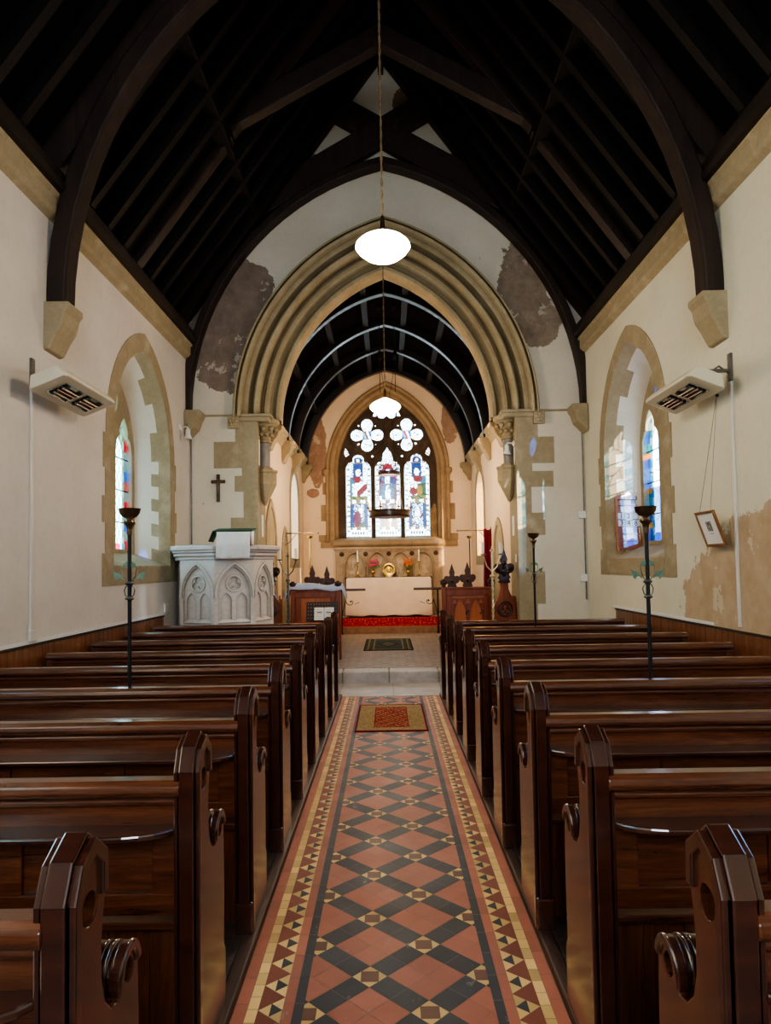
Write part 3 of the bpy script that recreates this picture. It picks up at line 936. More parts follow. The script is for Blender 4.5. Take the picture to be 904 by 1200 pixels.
WHT, PAL = (.62, .72, .70, 1), (.25, .38, .40, 1)
CB, CR, CP, CY, CG, CA = (.002, .022, .13, 1), (.16, .003, .008, 1), (.10, .004, .045, 1), (.26, .15, .008, 1), (.008, .055, .02, 1), (.01, .12, .22, 1)
PK, BR = (.28, .09, .09, 1), (.05, .018, .008, 1)
rg = random.Random(21)
def blob(u, v, cx, cy, rx, ry): return ((u - cx) / rx) ** 2 + ((v - cy) / ry) ** 2 < 1
def light_col(i, u, v):
    """u -1..1 across the light, v metres above its foot"""
    if abs(u) > .93 or v < .015: return PAL
    if abs(u) > .7:
        k = int(v / .052)
        return [PK, WHT, WHT, (.12, .22, .25, 1), WHT, (.26, .28, .1, 1), WHT][k % 7] if rg.random() < .85 else WHT
    if v < .2:
        if .035 < v < .06: return (.14, .26, .2, 1)
        if .1 < v < .165: return [BR, WHT, CY, WHT, (.03, .04, .1, 1), WHT][int((u + 1) * 9) % 6]
        return WHT
    if v < .27 or .83 < v < .92: return [WHT, PK, (.2, .24, .08, 1), WHT][int((u + 1) * 6) % 4]
    if i == 1:
        if v < .78:
            if blob(u, v, -.42, .5, .16, .28): return CB if v > .4 else CA
            if blob(u, v, -.14, .5, .14, .3): return CR
            if blob(u, v, .16, .5, .12, .26): return WHT
            if blob(u, v, .42, .5, .2, .28): return CR if u < .45 else CY
            return (.3, .42, .42, 1)
        if v < 1.3:
            if blob(u, v, .02, 1.02, .2, .24): return WHT
            if blob(u, v, -.02, 1.06, .55, .25): return CA if rg.random() < .8 else (.06, .26, .4, 1)
            if v < 1.03: return CP if rg.random() < .6 else CR
            return CB if abs(u) > .35 and rg.random() < .5 else PK
        if v < 1.62:
            if abs(u) < .17: return WHT
            return [CB, CP, (.06, .12, .3, 1), CB][int(v * 14 + u * 3) % 4]
        if v < 1.78: return CR if blob(u, v, 0, 1.66, .42, .11) else (BR if abs(u) > .3 and rg.random() < .6 else WHT)
        return WHT if rg.random() < .7 else PAL
    s = 1 if i == 2 else -1
    if v < .8:
        if abs(u) > .42: return CB if rg.random() < .8 else CA
        if i == 0:
            if blob(u, v, -.1, .47, .3, .2): return CP if rg.random() < .6 else CR
            if blob(u, v, .12, .6, .2, .14): return WHT
            if v < .38: return CY if u < .1 else (.05, .12, .03, 1)
            return CB if rg.random() < .6 else PAL
        if blob(u, v, 0, .52, .22, .2): return WHT
        if abs(v - .42 - u * .3) < .03: return CR
        return CB if rg.random() < .45 else PAL
    if v < 1.0: return [(.1, .14, .02, 1), CG, CY][int((u + 1) * 5 + v * 20) % 3]
    if v < 1.3:
        if i == 0: return CR if abs(v - 1.02 - (u + .1) * .3) < .09 and u > -.1 else (WHT if u > -.5 else CA)
        return CR if blob(u, v, -.3, 1.1, .3, .1) else (CY if blob(u, v, .2, 1.12, .28, .12) else (CG if u > 0 else WHT))
    if v < 1.45:
        if blob(u, v, .1 * s, 1.4, .35, .09): return CR
        return CA if u * s > .3 else WHT
    if v < 1.78:
        if blob(u, v, 0, 1.56, .2, .09): return WHT
        return CB if abs(u) < .4 else (WHT if rg.random() < .7 else PAL)
    if v < 1.8: return CY
    if v < 1.93: return CB if blob(u, v, 0, 1.85, .35, .09) and not blob(u, v, 0, 1.85, .13, .04) else WHT
    return WHT if rg.random() < .72 else [PK, (.22, .32, .16, 1), CY, PAL][rg.randrange(4)]
g = MB(); P_ = .021; gy = 16.22
def cellf(x, z, p, c): g.face([(x, gy, z), (x + p, gy, z), (x + p, gy, z + p), (x, gy, z + p)], c)
for i in range(3):
    n = int(.62 / P_)
    for a in range(n + 1):
        for b in range(int(2.2 / P_) + 1):
            x = XL[i] - .31 + a * P_; z = 2.2 + b * P_
            if z > (4.4 if i == 1 else 4.22): continue
            c = light_col(i, (x + P_ / 2 - XL[i]) / .295, z - 2.2)
            if c == WHT and abs(x - XL[i]) < .2 and 2.45 < z < 4.1 and rg.random() < .2: c = [CB, CR, CG, CY, PK, CA, CP, BR][rg.randrange(8)]
            if c not in (WHT, PAL): c = tuple(q * .3 for q in c[:3]) + (1,)
            cellf(x, z, P_, c)
for s in (-1, 1):
    for a in range(-20, 20):
        for b in range(-20, 20):
            x, z = (a + .5) * P_, (b + .5) * P_
            if x * x + z * z > .41 ** 2: continue
            c = WHT if rg.random() < .85 else PAL
            if abs(x) < .1 and abs(z) < .11: c = [CB, (.06, .16, .2, 1), CR if s > 0 else BR, WHT][int((x + .1) * 20 + (z + .1) * 8) % 4]
            for dx in (-.25, .25):
                if math.hypot(x - dx, z) < .03: c = BR
            if abs(z + .25) < .03 and abs(x) < .1 and rg.random() < .5: c = CG
            cellf(EC + s * QX + x - P_ / 2, QZ + z - P_ / 2, P_, c)
for a in range(-17, 17):
    for b in range(-12, 16):
        cellf(EC + a * P_, 5.2 + b * P_, P_, WHT)
for s in (-1, 1):
    for a in range(-4, 5):
        for b in range(0, 14): cellf(EC + s * .96 + a * P_, 4.1 + b * P_, P_, [PK, WHT, WHT, CY][(a + b) % 4])
    for a in range(-2, 3):
        for b in range(-2, 3): cellf(EC + s * .35 + a * P_, 4.14 + b * P_, P_, WHT)
g.build('stained_glass', MAT['glass_east'], wn, recalc=False)

# reredos behind the altar
rr = empty('stone_reredos', (0, 0, 0), 0, 'carved brown stone reredos with four pointed niches under the east window', 'reredos')
NX = [-.79 + EC, -.265 + EC, .265 + EC, .79 + EC]
def niche(cx): return [(cx - .21, 1.0)] + [(x + cx, z) for x, z in parch(.21, .31, 1.56, 0, 8)] + [(cx + .21, 1.0)]
m = MB()
m.prism([(-1.2, .43), (1.24, .43), (1.24, 2.0), (-1.2, 2.0)], 'y', DE - .16, DE - .05, [niche(c) for c in NX])
m.build('niche_front', MAT['reredos'], rr, bevel=.01)
m = MB()
m.box(-1.24, 1.28, DE - .2, DE - .001, 1.94, 2.0); m.box(-1.22, 1.26, DE - .18, DE - .001, 1.9, 1.94)
m.build('cornice', MAT['reredos'], rr, bevel=.012)
for c in [-1.08, -.53, 0, .53, 1.08]:
    m = MB(); m.lathe([(0, -.035), (.02, -.03), (.03, -.018), (.048, -.016), (.055, 0)], (EC + c, DE - .16, 1.84), 12, 'y')
    m.build('roundel', MAT['stone_dark'], rr, smooth=30)
for c in NX:
    m = MB()
    R_ = random.Random(int(c * 1000))
    fig = [(R_.uniform(-.13, .13), R_.uniform(1.1, 1.6), R_.uniform(.03, .06), R_.uniform(.06, .14)) for _ in range(9)] + [(0, 1.62, .04, .05), (0, 1.4, .06, .2)]
    rows = []
    for b in range(41):
        z = 1.0 + .96 * b / 40; row = []
        for a in range(25):
            x = -.21 + .42 * a / 24
            h = max(math.exp(-((x - fx) / fw) ** 2 - ((z - fz) / fh) ** 2) for fx, fz, fw, fh in fig)
            h = h * .085 + .02 * mnoise.noise((x * 34, z * 34, c * 9))
            row.append((c + x, DE - .055 - h, z))
        rows.append(row)
    m.grid(rows)
    m.build('relief', MAT['relief'], rr, smooth=60)
    m = MB()
    for o in (.022,):
        m.tube([(x + c, DE - .165, z) for x, z in [(-.21 - o, 1.54)] + parch(.21, .31, 1.56, o, 8) + [(.21 + o, 1.54)]], .018, 8)
    for s in (-1, 1): m.lathe([(.022, 1.0), (.022, 1.54), (.034, 1.56), (.036, 1.6)], (c + s * .237, DE - .165, 0), 10)
    m.build('niche_shaft', MAT['reredos'], rr, smooth=40)
# ------------------------------------------------------------------ pews
PX, PZ = {1: .588, -1: .605}, .03
def pew_end_outline():
    back = [(-.075, 0), (-.075, .905), (-.045, .968), (.015, 1.0), (.075, .955), (.08, .87)]
    sweep = [(.068, .82), (.06, .76), (.062, .70), (.08, .645), (.112, .612), (.15, .602)]
    scroll = arc(.205, .632, .058, 205, 0, 10)
    front = [(.268, .55), (.272, .42), (.268, .30), (.262, .22), (.285, .2), (.285, 0)]
    return back + sweep + scroll + front
def make_pew(s):
    """s = +1: on the right of the aisle; local x runs outwards from the aisle face"""
    r = empty('pew')
    O = pew_end_outline()
    mb = MB()
    mb.prism(O, 'x', 0, s * .062, [circle(.005, .865, .033, 16), circle(.208, .636, .026, 14)])
    e = mb.build('bench_end', MAT['pew_z'], r, bevel=.012, seg=2)
    # moulded edging that caps the head and runs down the back
    head = O[0:6]
    mb = MB()
    inn = [(-.045, 0), (-.045, .893), (-.022, .942), (.015, .962), (.05, .934), (.052, .87)]
    for a, b in ((-.009, .02), (.026, .036), (.042, .071)):
        mb.prism(head + list(reversed(inn)), 'x', s * a, s * b)
    off = [(-.083, .0), (-.083, .908), (-.05, .976), (.015, 1.01), (.083, .96), (.088, .87)]
    mb.prism(off + list(reversed(head)), 'x', s * .008, s * .054)
    mb.build('edge_moulding', MAT['pew_dark'], e, bevel=.005, seg=2)
    mb = MB()
    oc = arc(.205, .632, .066, 200, 0, 12); ic = arc(.205, .632, .04, 200, 0, 12)
    for a, b in ((-.008, .02), (.025, .037), (.042, .07)): mb.prism(oc + list(reversed(ic)), 'x', s * a, s * b)
    mb.build('scroll_armrest', MAT['pew_dark'], e, bevel=.006, seg=2, smooth=40)
    mb = MB(); mb.box(*sorted((s * -.006, s * .068)), -.088, -.02, 0, .13); mb.build('foot_block', MAT['pew_dark'], e, bevel=.008)
    L0, L1 = .05, 2.085
    mb = MB()
    mb.prism([(-.06, 0), (-.06, .86), (.05, .86), (.13, .45), (.26, .45), (.26, 0)], 'x', s * 2.045, s * 2.09)
    mb.build('wall_end', MAT['pew_z'], r, bevel=.006)
    mb = MB()
    pr = [(-.085, .835), (-.092, .848), (-.088, .868), (-.07, .882), (-.03, .884), (-.012, .872), (-.01, .85), (-.02, .832), (-.05, .826)]
    mb.prism(pr, 'x', s * L0, s * L1)
    mb.prism([(-.055, .80), (-.062, .815), (-.055, .828), (-.02, .828), (-.02, .80)], 'x', s * L0, s * L1)
    mb.build('top_rail', MAT['pew_x'], r, bevel=.004)
    mb = MB(); mb.prism([(-.045, .735), (-.045, .81), (-.012, .81), (-.0, .735)], 'x', s * L0, s * L1); mb.build('back_board', MAT['pew_x'], r)
    # book ledge, rounded at its aisle end
    mb = MB()
    led = [(s * L1, -.012), (s * L1, -.15)] + [(s * (.25 - .19 * sin(PI / 2 * k / 6)), -.15 + .10 * (1 - cos(PI / 2 * k / 6))) for k in range(7)] + [(s * .06, -.012)]
    mb.prism(led, 'z', .722, .742)
    mb.build('book_ledge', MAT['pew_dark'], r, bevel=.006)
    # panelled back below the ledge
    mb = MB()
    n = 4; a0, a1 = L0 + .01, L1
    mb.box(*sorted((s * a0, s * a1)), -.05, -.01, .47, .535)
    mb.box(*sorted((s * a0, s * a1)), -.05, -.01, .69, .722)
    for k in range(n + 1):
        x = a0 + (a1 - a0 - .085) * k / n
        mb.box(*sorted((s * x, s * (x + .085))), -.0495, -.0105, .52, .70)
    mb.build('back_frame', MAT['pew_x'], r, bevel=.004)
    mb = MB(); mb.box(*sorted((s * a0, s * a1)), -.03, -.015, .5, .71); mb.build('back_panel', MAT['pew_x'], r)
    mb = MB(); mb.prism([(.0, .40), (.0, .425), (.27, .44), (.285, .432), (.285, .41), (.27, .40)], 'x', s * L0, s * 2.05); mb.build('seat', MAT['pew_x'], r, bevel=.005)
    mb = MB()
    x = L0
    while x < 2.0:
        mb.box(*sorted((s * (x + .001), s * (x + .128))), .03, .045, .0, .405); x += .13
    mb.build('seat_riser', MAT['pew_z'], r)
    return r
ORD = ['', 'second', 'third', 'fourth', 'fifth', 'sixth', 'seventh', 'eighth']
for s, side in ((1, 'right'), (-1, 'left')):
    p0 = make_pew(s)
    for k in range(9):
        p = p0 if k == 0 else copy_tree(p0)
        p.location = (s * PX[s], 1.36 + .826 * k + random.uniform(-.008, .008), PZ)
        if k == 0: lb = 'dark varnished pew %s of the aisle, nearest, cut by picture corner' % side
        elif k == 8: lb = 'dark varnished pew %s of the aisle, farthest row, by the chancel step' % side
        else: lb = 'dark varnished pew %s of the aisle, %s row back from the camera' % (side, ORD[k])
        tag(p, lb, 'pew', 'pews on the %s of the aisle' % side)

# ------------------------------------------------------------------ torch stands
def torch(base, top, leafy, label, group, pole_mat='iron', r=.011, bowl='bronze'):
    x, y, z0 = base
    t = empty('candle_torch', (x, y, z0), 0, label, 'candle stand', group)
    H = top - z0
    mb = MB(); mb.tube([(0, 0, 0), (0, 0, H - .075)], r, 10); mb.lathe([(.02, 0), (.02, .008), (r, .02)], (0, 0, 0), 12)
    mb.build('pole', MAT[pole_mat], t, smooth=40)
    mb = MB(); mb.lathe([(.0, -.058), (.018, -.057), (.04, -.046), (.056, -.026), (.061, -.002), (.063, 0), (.058, 0), (.05, -.02), (.036, -.038), (0, -.048)], (0, 0, H), 24)
    mb.build('bowl', MAT[bowl], t, smooth=50)
    if leafy:
        mb = MB(); mb.lathe([(.013, -.15), (.016, -.14), (.014, -.12), (.02, -.1), (.03, -.088), (.033, -.08), (.02, -.076), (.014, -.066), (.016, -.056)], (0, 0, H), 16)
        for k in range(8):
            a = 2 * PI * k / 8
            mb.lathe([(0, 0), (.008, .006), (.0, .02)], (.028 * cos(a), .028 * sin(a), H - .086), 6)
        mb.build('coronet', MAT[bowl], t, smooth=40)
        for z in (-.425, -.51):
            mb = MB(); mb.lathe([(r, -.012), (.024, -.004), (.026, 0), (.024, .004), (r, .012)], (0, 0, H + z), 14)
            mb.build('knop', MAT['grey_iron'], t, smooth=40)
        mb = MB()
        for s in (-1, 1):
            mb.tube([(s * .004, 0, H - .43), (s * .022, 0, H - .445), (s * .03, 0, H - .465), (s * .024, 0, H - .49), (s * .004, 0, H - .51)], .0035, 6)
            mb.tube([(s * .005, 0, H - .425), (s * .018, 0, H - .41), (s * .032, 0, H - .385), (s * .04, 0, H - .34), (s * .032, 0, H - .315), (0, 0, H - .30)], .003, 6)
        mb.build('scroll', MAT['grey_iron'], t, smooth=40)
        for s in (-1, 1):
            mb = MB()
            pts = [(.025, -.405), (.045, -.385), (.05, -.372), (.082, -.362), (.098, -.348), (.088, -.375), (.08, -.402), (.068, -.412), (.064, -.398), (.05, -.392), (.035, -.405)]
            mb.prism([(s * a, H + b) for a, b in pts], 'y', -.002, .002); mb.build('leaf', MAT['leaf'], t)
        mb = MB(); mb.prism([(a, H - .335 + b) for a, b in arc(0, 0, .036, 0, 180, 12)] , 'y', -.004, -.001); mb.build('shield_leaf', MAT['leaf'], t)
    else:
        mb = MB(); mb.lathe([(r, -.1), (.02, -.09), (.012, -.075), (.014, -.056)], (0, 0, H), 12); mb.build('socket', MAT[bowl], t, smooth=40)
    return t
torch((-1.48, 3.915, .475), 1.902, True, 'tall black candle torch with bronze bowl and green leaves rising from the left pews', 'leafy torches in the nave')
torch((1.456, 3.915, .475), 1.865, True, 'tall black candle torch with bronze bowl in front of the right window', 'leafy torches in the nave')
torch((1.517, 7.22, .475), 1.871, True, 'smaller-looking leafy candle torch before the right side of the chancel arch', 'leafy torches in the nave')
torch((1.73, 14.6, .28), 2.164, False, 'plain dark torch stand in the chancel beside the crimson curtain', 'torches in the chancel')
torch((-1.65, 14.6, .28), 2.215, False, 'plain pale brass torch stand on the left of the chancel', 'torches in the chancel', 'brass', .014, 'brass')

# ------------------------------------------------------------------ pulpit
PC = (-2.15, 8.98)
pu = empty('pulpit', (PC[0], PC[1], 0), 0, 'pale carved stone octagonal pulpit standing left of the chancel arch', 'pulpit')
def octo(R): return [(R * cos(PI / 8 * (2 * k) - PI / 2 + .06), R * sin(PI / 8 * (2 * k) - PI / 2 + .06)) for k in range(8)]
def clip_p(mb):
    mb.clip((W * -1 + .035 - PC[0], 0, 0), (-1, 0, 0)); 
    bmesh.ops.holes_fill(mb.bm, edges=[e for e in mb.bm.edges if e.is_boundary])
    mb.clip((0, 9.535 - PC[1], 0), (0, 1, 0))
    bmesh.ops.holes_fill(mb.bm, edges=[e for e in mb.bm.edges if e.is_boundary])
    return mb
RB = .64
mb = MB(); mb.grid([[(x, y, z) for x, y in octo(r)] for r, z in ((RB - .05, .72), (RB - .05, 1.69))], True, True); clip_p(mb)
mb.build('drum', MAT['pulpit'], pu)
mb = MB(); mb.grid([[(x, y, z) for x, y in octo(r)] for r, z in ((.3, .0), (.3, .5), (.36, .56), (.5, .64), (.66, .70), (.67, .74), (.62, .80), (.58, .84))], True, True); clip_p(mb)
mb.build('base', MAT['pulpit'], pu)
mb = MB(); mb.grid([[(x, y, z) for x, y in octo(r)] for r, z in ((RB + .0, 1.66), (RB + .015, 1.675), (RB + .015, 1.70), (RB + .045, 1.715), (RB + .045, 1.745), (RB + .07, 1.76), (RB + .075, 1.78), (RB + .10, 1.79), (RB + .105, 1.825), (RB + .09, 1.84), (.5, 1.84))], True, True); clip_p(mb)
mb.build('cornice', MAT['pulpit'], pu)
oc = octo(RB)
for k in range(8):
    p, q = Vector((*oc[k - 1], 0)), Vector((*oc[k], 0))
    mid = (p + q) / 2
    if mid.y > .35 or mid.x + PC[0] < -2.68: continue
    L = (q - p).length; ux = (q - p).normalized(); nr = Vector((mid.x, mid.y, 0)).normalized()
    h = L / 2
    mb = MB()
    aw_ = .2
    hole = [(-aw_, .9)] + parch(aw_, .34, 1.24, 0, 8) + [(aw_, .9)]
    mb.prism([(-h, .78), (h, .78), (h, 1.68), (-h, 1.68)], 'y', 0, .055, [hole])
    mb.tube([(x, -.008, z) for x, z in [(-aw_ - .03, 1.2)] + parch(aw_, .34, 1.24, .03, 8) + [(aw_ + .03, 1.2)]], .014, 8)
    # tracery set back in the panel: two lights and a trefoil in a ring
    lt = lambda c: [(c - .07, .9)] + [(x + c, z) for x, z in parch(.07, .11, 1.15, 0, 5)] + [(c + .07, .9)]
    mb.prism(hole, 'y', .026, .055, [lt(-.095), lt(.095), foil(0, 1.37, .045, .042, 3)])
    mb.tube([(x, .02, z) for x, z in circle(0, 1.37, .095, 20) + circle(0, 1.37, .095, 20)[:1]], .011, 6)
    # sloping ledge at the foot of the lights
    mb.prism([(.0, .88), (.0, .9), (.055, .95), (.055, .88)], 'x', -aw_, aw_)
    M_ = Matrix(((ux.x, -nr.x, 0, mid.x), (ux.y, -nr.y, 0, mid.y), (0, 0, 1, 0), (0, 0, 0, 1)))
    mb.bm.transform(M_)
    clip_p(mb)
    mb.build('traceried_panel', MAT['pulpit'], pu, bevel=.004, seg=1)
# reading desk on the pulpit rim
dk = empty('pulpit_desk', (-1.86, 8.33, 1.842), .06, 'sloping pulpit book desk covered in green with a white linen fall', 'book desk')
mb = MB(); mb.box(-.19, .19, .02, .26, 0, .11); mb.build('desk_box', MAT['oak'], dk)
mb = MB()
mb.grid([[(-.25, -.06, .155), (.23, -.06, .155), (.23, .3, .2), (-.25, .3, .2)], [(-.24, -.06, .17), (.22, -.06, .17), (.22, .3, .215), (-.24, .3, .215)]], True, True)
mb.prism([(-.25, .158), (-.25, .172), (-.30, .05), (-.305, .04)], 'y', -.055, .28)
mb.build('green_cover', MAT['green_cloth'], dk, bevel=.004)
mb = MB()
rows = []
for b in range(13):
    z = .15 - .32 * b / 12
    rows.append([(-.2 + .4 * a / 20, -.07 - .012 * sin(a * .9 + b * .25) * b / 12 - (.05 if z < 0 else .05 * (1 - z / .15)), z) for a in range(21)])
mb.grid(rows); mb.build('linen_fall', MAT['white_cloth'], dk, solid=.006, smooth=60)
mb = MB(); mb.prism([(.0, .0), (.26, 0), (.26, .2), (.0, .155)], 'x', -.2, .2); mb.build('desk_slope', MAT['oak'], dk)

# ------------------------------------------------------------------ wall fittings
def heater(s, y0, pipe_y, label):
    t = empty('infrared_heater', (s * W, y0, 3.0), 0, label, 'heater', 'infrared wall heaters')
    # cross-section plane x,z: back edge near the wall and lower, front edge into the room and higher
    cx, cz = -.27 * s, -.03
    ax = Vector((-s * .93, 0, .37)); nn = Vector((-s * .37, 0, -.93))
    def P(u, v, y): q = Vector((cx, y, cz)) + ax * u + nn * v; return (q.x, q.y, q.z)
    mb = MB()
    sec = [(-.15, .05), (-.15, .02), (-.11, -.055), (.11, -.055), (.15, .02), (.15, .05)]
    L = .92
    rows = [[P(u * .86, v * .9, 0) for u, v in sec], [P(u, v, .03) for u, v in sec], [P(u, v, L - .03) for u, v in sec], [P(u * .86, v * .9, L) for u, v in sec]]
    mb.grid(rows, True, True)
    mb.build('casing', MAT['enamel'], t, bevel=.006)
    for k in range(2):
        a, b = .12 + .36 * k, .44 + .36 * k
        mb = MB()
        mb.grid([[P(-.085, .052, a), P(.085, .052, a), P(.085, .052, b), P(-.085, .052, b)], [P(-.085, .056, a), P(.085, .056, a), P(.085, .056, b), P(-.085, .056, b)]], True, True)
        f = mb.build('reflector_frame', MAT['chrome'], t)
        mb = MB()
        for q in range(6):
            u = -.07 + .024 * q
            y = a + .02
            mb.grid([[P(u, .0565, a + .02), P(u + .018, .0565 + .006 * (-1) ** q, a + .02)], [P(u, .0565, b - .02), P(u + .018, .0565 + .006 * (-1) ** q, b - .02)]])
        for sg in (-1, 1): mb.grid([[P(-.075, .058, (a + b) / 2 + sg * .06), P(.075, .058, (a + b) / 2 + sg * .06)], [P(-.075, .064, (a + b) / 2 + sg * .13), P(.075, .064, (a + b) / 2 + sg * .13)]])
        mb.build('reflector', MAT['black'], f)
        mb = MB()
        for u in (-.035, .035): mb.tube([P(u, .068, a + .03), P(u, .068, b - .03)], .009, 8)
        mb.build('heating_tube', MAT['chrome'], f, smooth=40)
        mb = MB(); mb.tube([P(.0, .066, a + .03), P(.0, .066, b - .03)], .006, 8); mb.build('element', MAT['element'], f)
    mb = MB()
    yp = pipe_y - y0
    mb.box(*sorted((0, -s * .02)), yp - .024, yp + .024, -.02, .2)
    mb.box(*sorted((-s * .012, -s * .2)), yp - .012, yp + .012, .05, .075)
    mb.tube([(-s * .19, yp, .06), (-s * .22, max(yp, .06), .02), P(0, -.05, max(yp, .08))], .01, 8)
    mb.tube([(-s * .02, yp, .04), (-s * .1, yp, .1), (-s * .16, yp + .03, .06), P(-.06, -.05, max(yp, .06) + .04)], .008, 6)
    mb.build('wall_bracket', MAT['grey_iron'], t, smooth=40)
heater(-1, 4.95, 5.27, 'cream infrared heater with two lamps on the left wall beside the window')
heater(1, 5.25, 5.44, 'cream infrared heater with two lamps on the right wall above the hanging picture')
for s, y, lb in ((-1, 5.27, 'thin painted conduit running up the left wall to the heater'), (1, 5.44, 'thin painted conduit running up the right wall past the bare patch')):
    mb = MB(); mb.box(*sorted((s * W, s * (W - .018))), y - .017, y + .017, 1.03, 2.975)
    o = mb.build('conduit', MAT['conduit'], None, bevel=.004); tag(o, lb, 'conduit')
mb = MB(); mb.box(-W, -W + .03, 5.24, 5.33, 1.02, 1.11)
tag(mb.build('junction_box', MAT['conduit'], None, bevel=.006), 'small painted junction box at the foot of the left conduit', 'switch box')
mb = MB(); mb.box(-W, -W + .03, 8.40, 8.52, 1.03, 1.15)
t = mb.build('socket_box', MAT['white'], None, bevel=.008); tag(t, 'white switch box on the left wall beside the pulpit', 'switch box')
mb = MB(); mb.box(-W + .03, -W + .036, 8.44, 8.48, 1.07, 1.12); mb.build('switch', MAT['conduit'], t, bevel=.002)
for z, lb in ((2.22, 'upper white box in the corner right of the chancel arch'), (1.35, 'lower white box in the corner right of the chancel arch')):
    mb = MB(); mb.box(2.64, 2.745, D - .04, D - .005, z - .05, z + .05)
    o = mb.build('junction_box', MAT['white'], None, bevel=.008); tag(o, lb, 'switch box')
for s, z0, z1, lb in ((-1, 1.9, 3.36, 'thin cable pipe in the left corner beside the crucifix'), (1, 1.05, 3.4, 'thin cable pipe in the right corner of the nave')):
    mb = MB(); mb.tube([(s * 2.722, D - .012, z0), (s * 2.722, D - .012, z1)], .010, 8)
    o = mb.build('cable_pipe', MAT['grey_iron'], None); tag(o, lb, 'pipe')
def spot(loc, rz, label, white=True):
    t = empty('spotlight', loc, rz, label, 'spotlight')
    mb = MB(); mb.lathe([(0, 0), (.04, 0), (.04, .02), (.018, .03), (0, .03)], (0, 0, 0), 14, 'x'); mb.build('wall_rose', MAT['white'], t, smooth=40)
    mb = MB(); mb.tube([(.02, 0, 0), (.09, 0, .01), (.11, 0, -.01), (.11, 0, -.04)], .01, 8); mb.build('arm', MAT['white'], t, smooth=40)
    mb = MB(); mb.lathe([(.022, 0.0), (.03, -.02), (.03, -.07), (.05, -.12), (.058, -.135), (.048, -.13), (.02, -.06)], (.11, 0, -.02), 18); mb.build('lamp_head', MAT['white'], t, smooth=50)
    return t
sp_l = spot((-W, 9.1, 3.44), 0, 'small white spotlight on the left wall near the chancel arch')
mb = MB(); mb.tube([(.09, 0, 0), (.12, -.05, .04), (.07, -.1, 0), (.06, -.1, -.14)], .004, 6)
mb.build('loose_cable', MAT['grey_iron'], sp_l)
spot((1.80, D + .1, 3.25), PI, 'small white spotlight on the right jamb of the chancel arch')
# crucifix
cr = empty('crucifix', (-2.348, D, 2.48), 0, 'small dark wooden crucifix on the plaster left of the chancel arch', 'crucifix')
mb = MB(); mb.box(-.024, .024, -.03, -.005, 0, .385); mb.box(-.098, .098, -.03, -.005, .26, .305); mb.build('cross', MAT['crucifix'], cr, bevel=.005)
mb = MB()
mb.tube([(0, -.04, .12), (.004, -.042, .18), (0, -.045, .25), (0, -.05, .29)], .008, 8, .014)
mb.tube([(-.075, -.036, .29), (-.03, -.045, .272), (0, -.048, .27), (.03, -.045, .272), (.075, -.036, .29)], .006, 6)
mb.lathe([(0, -.014), (.012, -.004), (.011, .01), (0, .016)], (0, -.05, .307), 10)
mb.build('corpus', MAT['bronze'], cr, smooth=60)
# picture on cords
pc = empty('hanging_picture', (W - .012, 5.665, 1.67), 0, 'small framed black and white print hanging crooked on long cords from the right wall', 'picture')
def PP(y, z, o=0): # lean forward at the top, slightly turned
    return (-.10 * (z / .29) - .035 - o + .0, y, z)
fr = [(-.165, .0), (.165, .0), (.165, .29), (-.165, .29)]
def slab(mb, y0, y1, z0, z1, o0, o1):
    mb.grid([[PP(y0, z0, o0), PP(y1, z0, o0), PP(y1, z1, o0), PP(y0, z1, o0)], [PP(y0, z0, o1), PP(y1, z0, o1), PP(y1, z1, o1), PP(y0, z1, o1)]], True, True)
mb = MB()
slab(mb, -.165, .165, 0, .022, 0, .022); slab(mb, -.165, .165, .268, .29, 0, .022); slab(mb, -.165, -.143, .022, .268, 0, .022); slab(mb, .143, .165, .022, .268, 0, .022)
mb.build('frame', MAT['frame'], pc, bevel=.003)
mb = MB(); slab(mb, -.15, .15, .015, .275, .004, .012); mb.build('mount', MAT['paper'], pc)
pm = NT('tiny engraving'); f = pm.noise(pm.coord(), 60, 6, .7); pm.base(pm.ramp(f, [(.42, W_(24, 24, 24)), (.6, W_(190, 188, 184))]))
mb = MB(); slab(mb, -.045, .045, .125, .205, .012, .0135); mb.build('print', pm.m, pc)
mb = MB(); slab(mb, -.03, .03, .103, .107, .012, .0132); mb.build('caption_line', MAT['grey_iron'], pc)
mb = MB()
for y in (-.09, .10): mb.tube([PP(y, .285, .0), (-.005, .0, 1.245)], .0022, 6)
mb.build('cord', MAT['cord'], pc)
mb = MB(); mb.lathe([(0, .0), (.012, .002), (.012, .02), (0, .024)], (-.012, 0, 1.25), 10, 'x'); mb.build('picture_hook', MAT['iron'], pc)
# hymn board in the right window recess
hb = empty('hymn_board', (2.95, 8.43, 1.70), 0, 'wooden hymn board with white number cards leaning in the right window recess', 'hymn board')
RX = Matrix.Rotation(-.10, 4, 'X')
def hbuild(mb, nm, mat, **k):
    mb.bm.transform(Matrix.Rotation(-.06, 4, 'X') @ Matrix.Rotation(.12, 4, 'Z')); return mb.build(nm, mat, hb, **k)
mb = MB(); mb.box(-.14, .14, .0, .012, 0, .62); hbuild(mb, 'back_board', MAT['board'])
mb = MB()
for s in (-1, 1): mb.box(*sorted((s * .14, s * .165)), -.02, .014, -.03, .64)
mb.box(-.15, .15, -.02, .014, -.0, .03)
mb.prism([(-.165, .62), (-.165, .66), (-.13, .655), (-.1, .67), (-.05, .68), (-.03, .70), (0, .725), (.03, .70), (.05, .68), (.1, .67), (.13, .655), (.165, .66), (.165, .62)], 'y', -.02, .014)
hbuild(mb, 'frame', MAT['board'], bevel=.004)
mb = MB()
for k in range(1, 7): mb.box(-.142, .142, -.014, .002, .03 + .088 * k - .012, .03 + .088 * k)
hbuild(mb, 'card_rail', MAT['board'], bevel=.002)
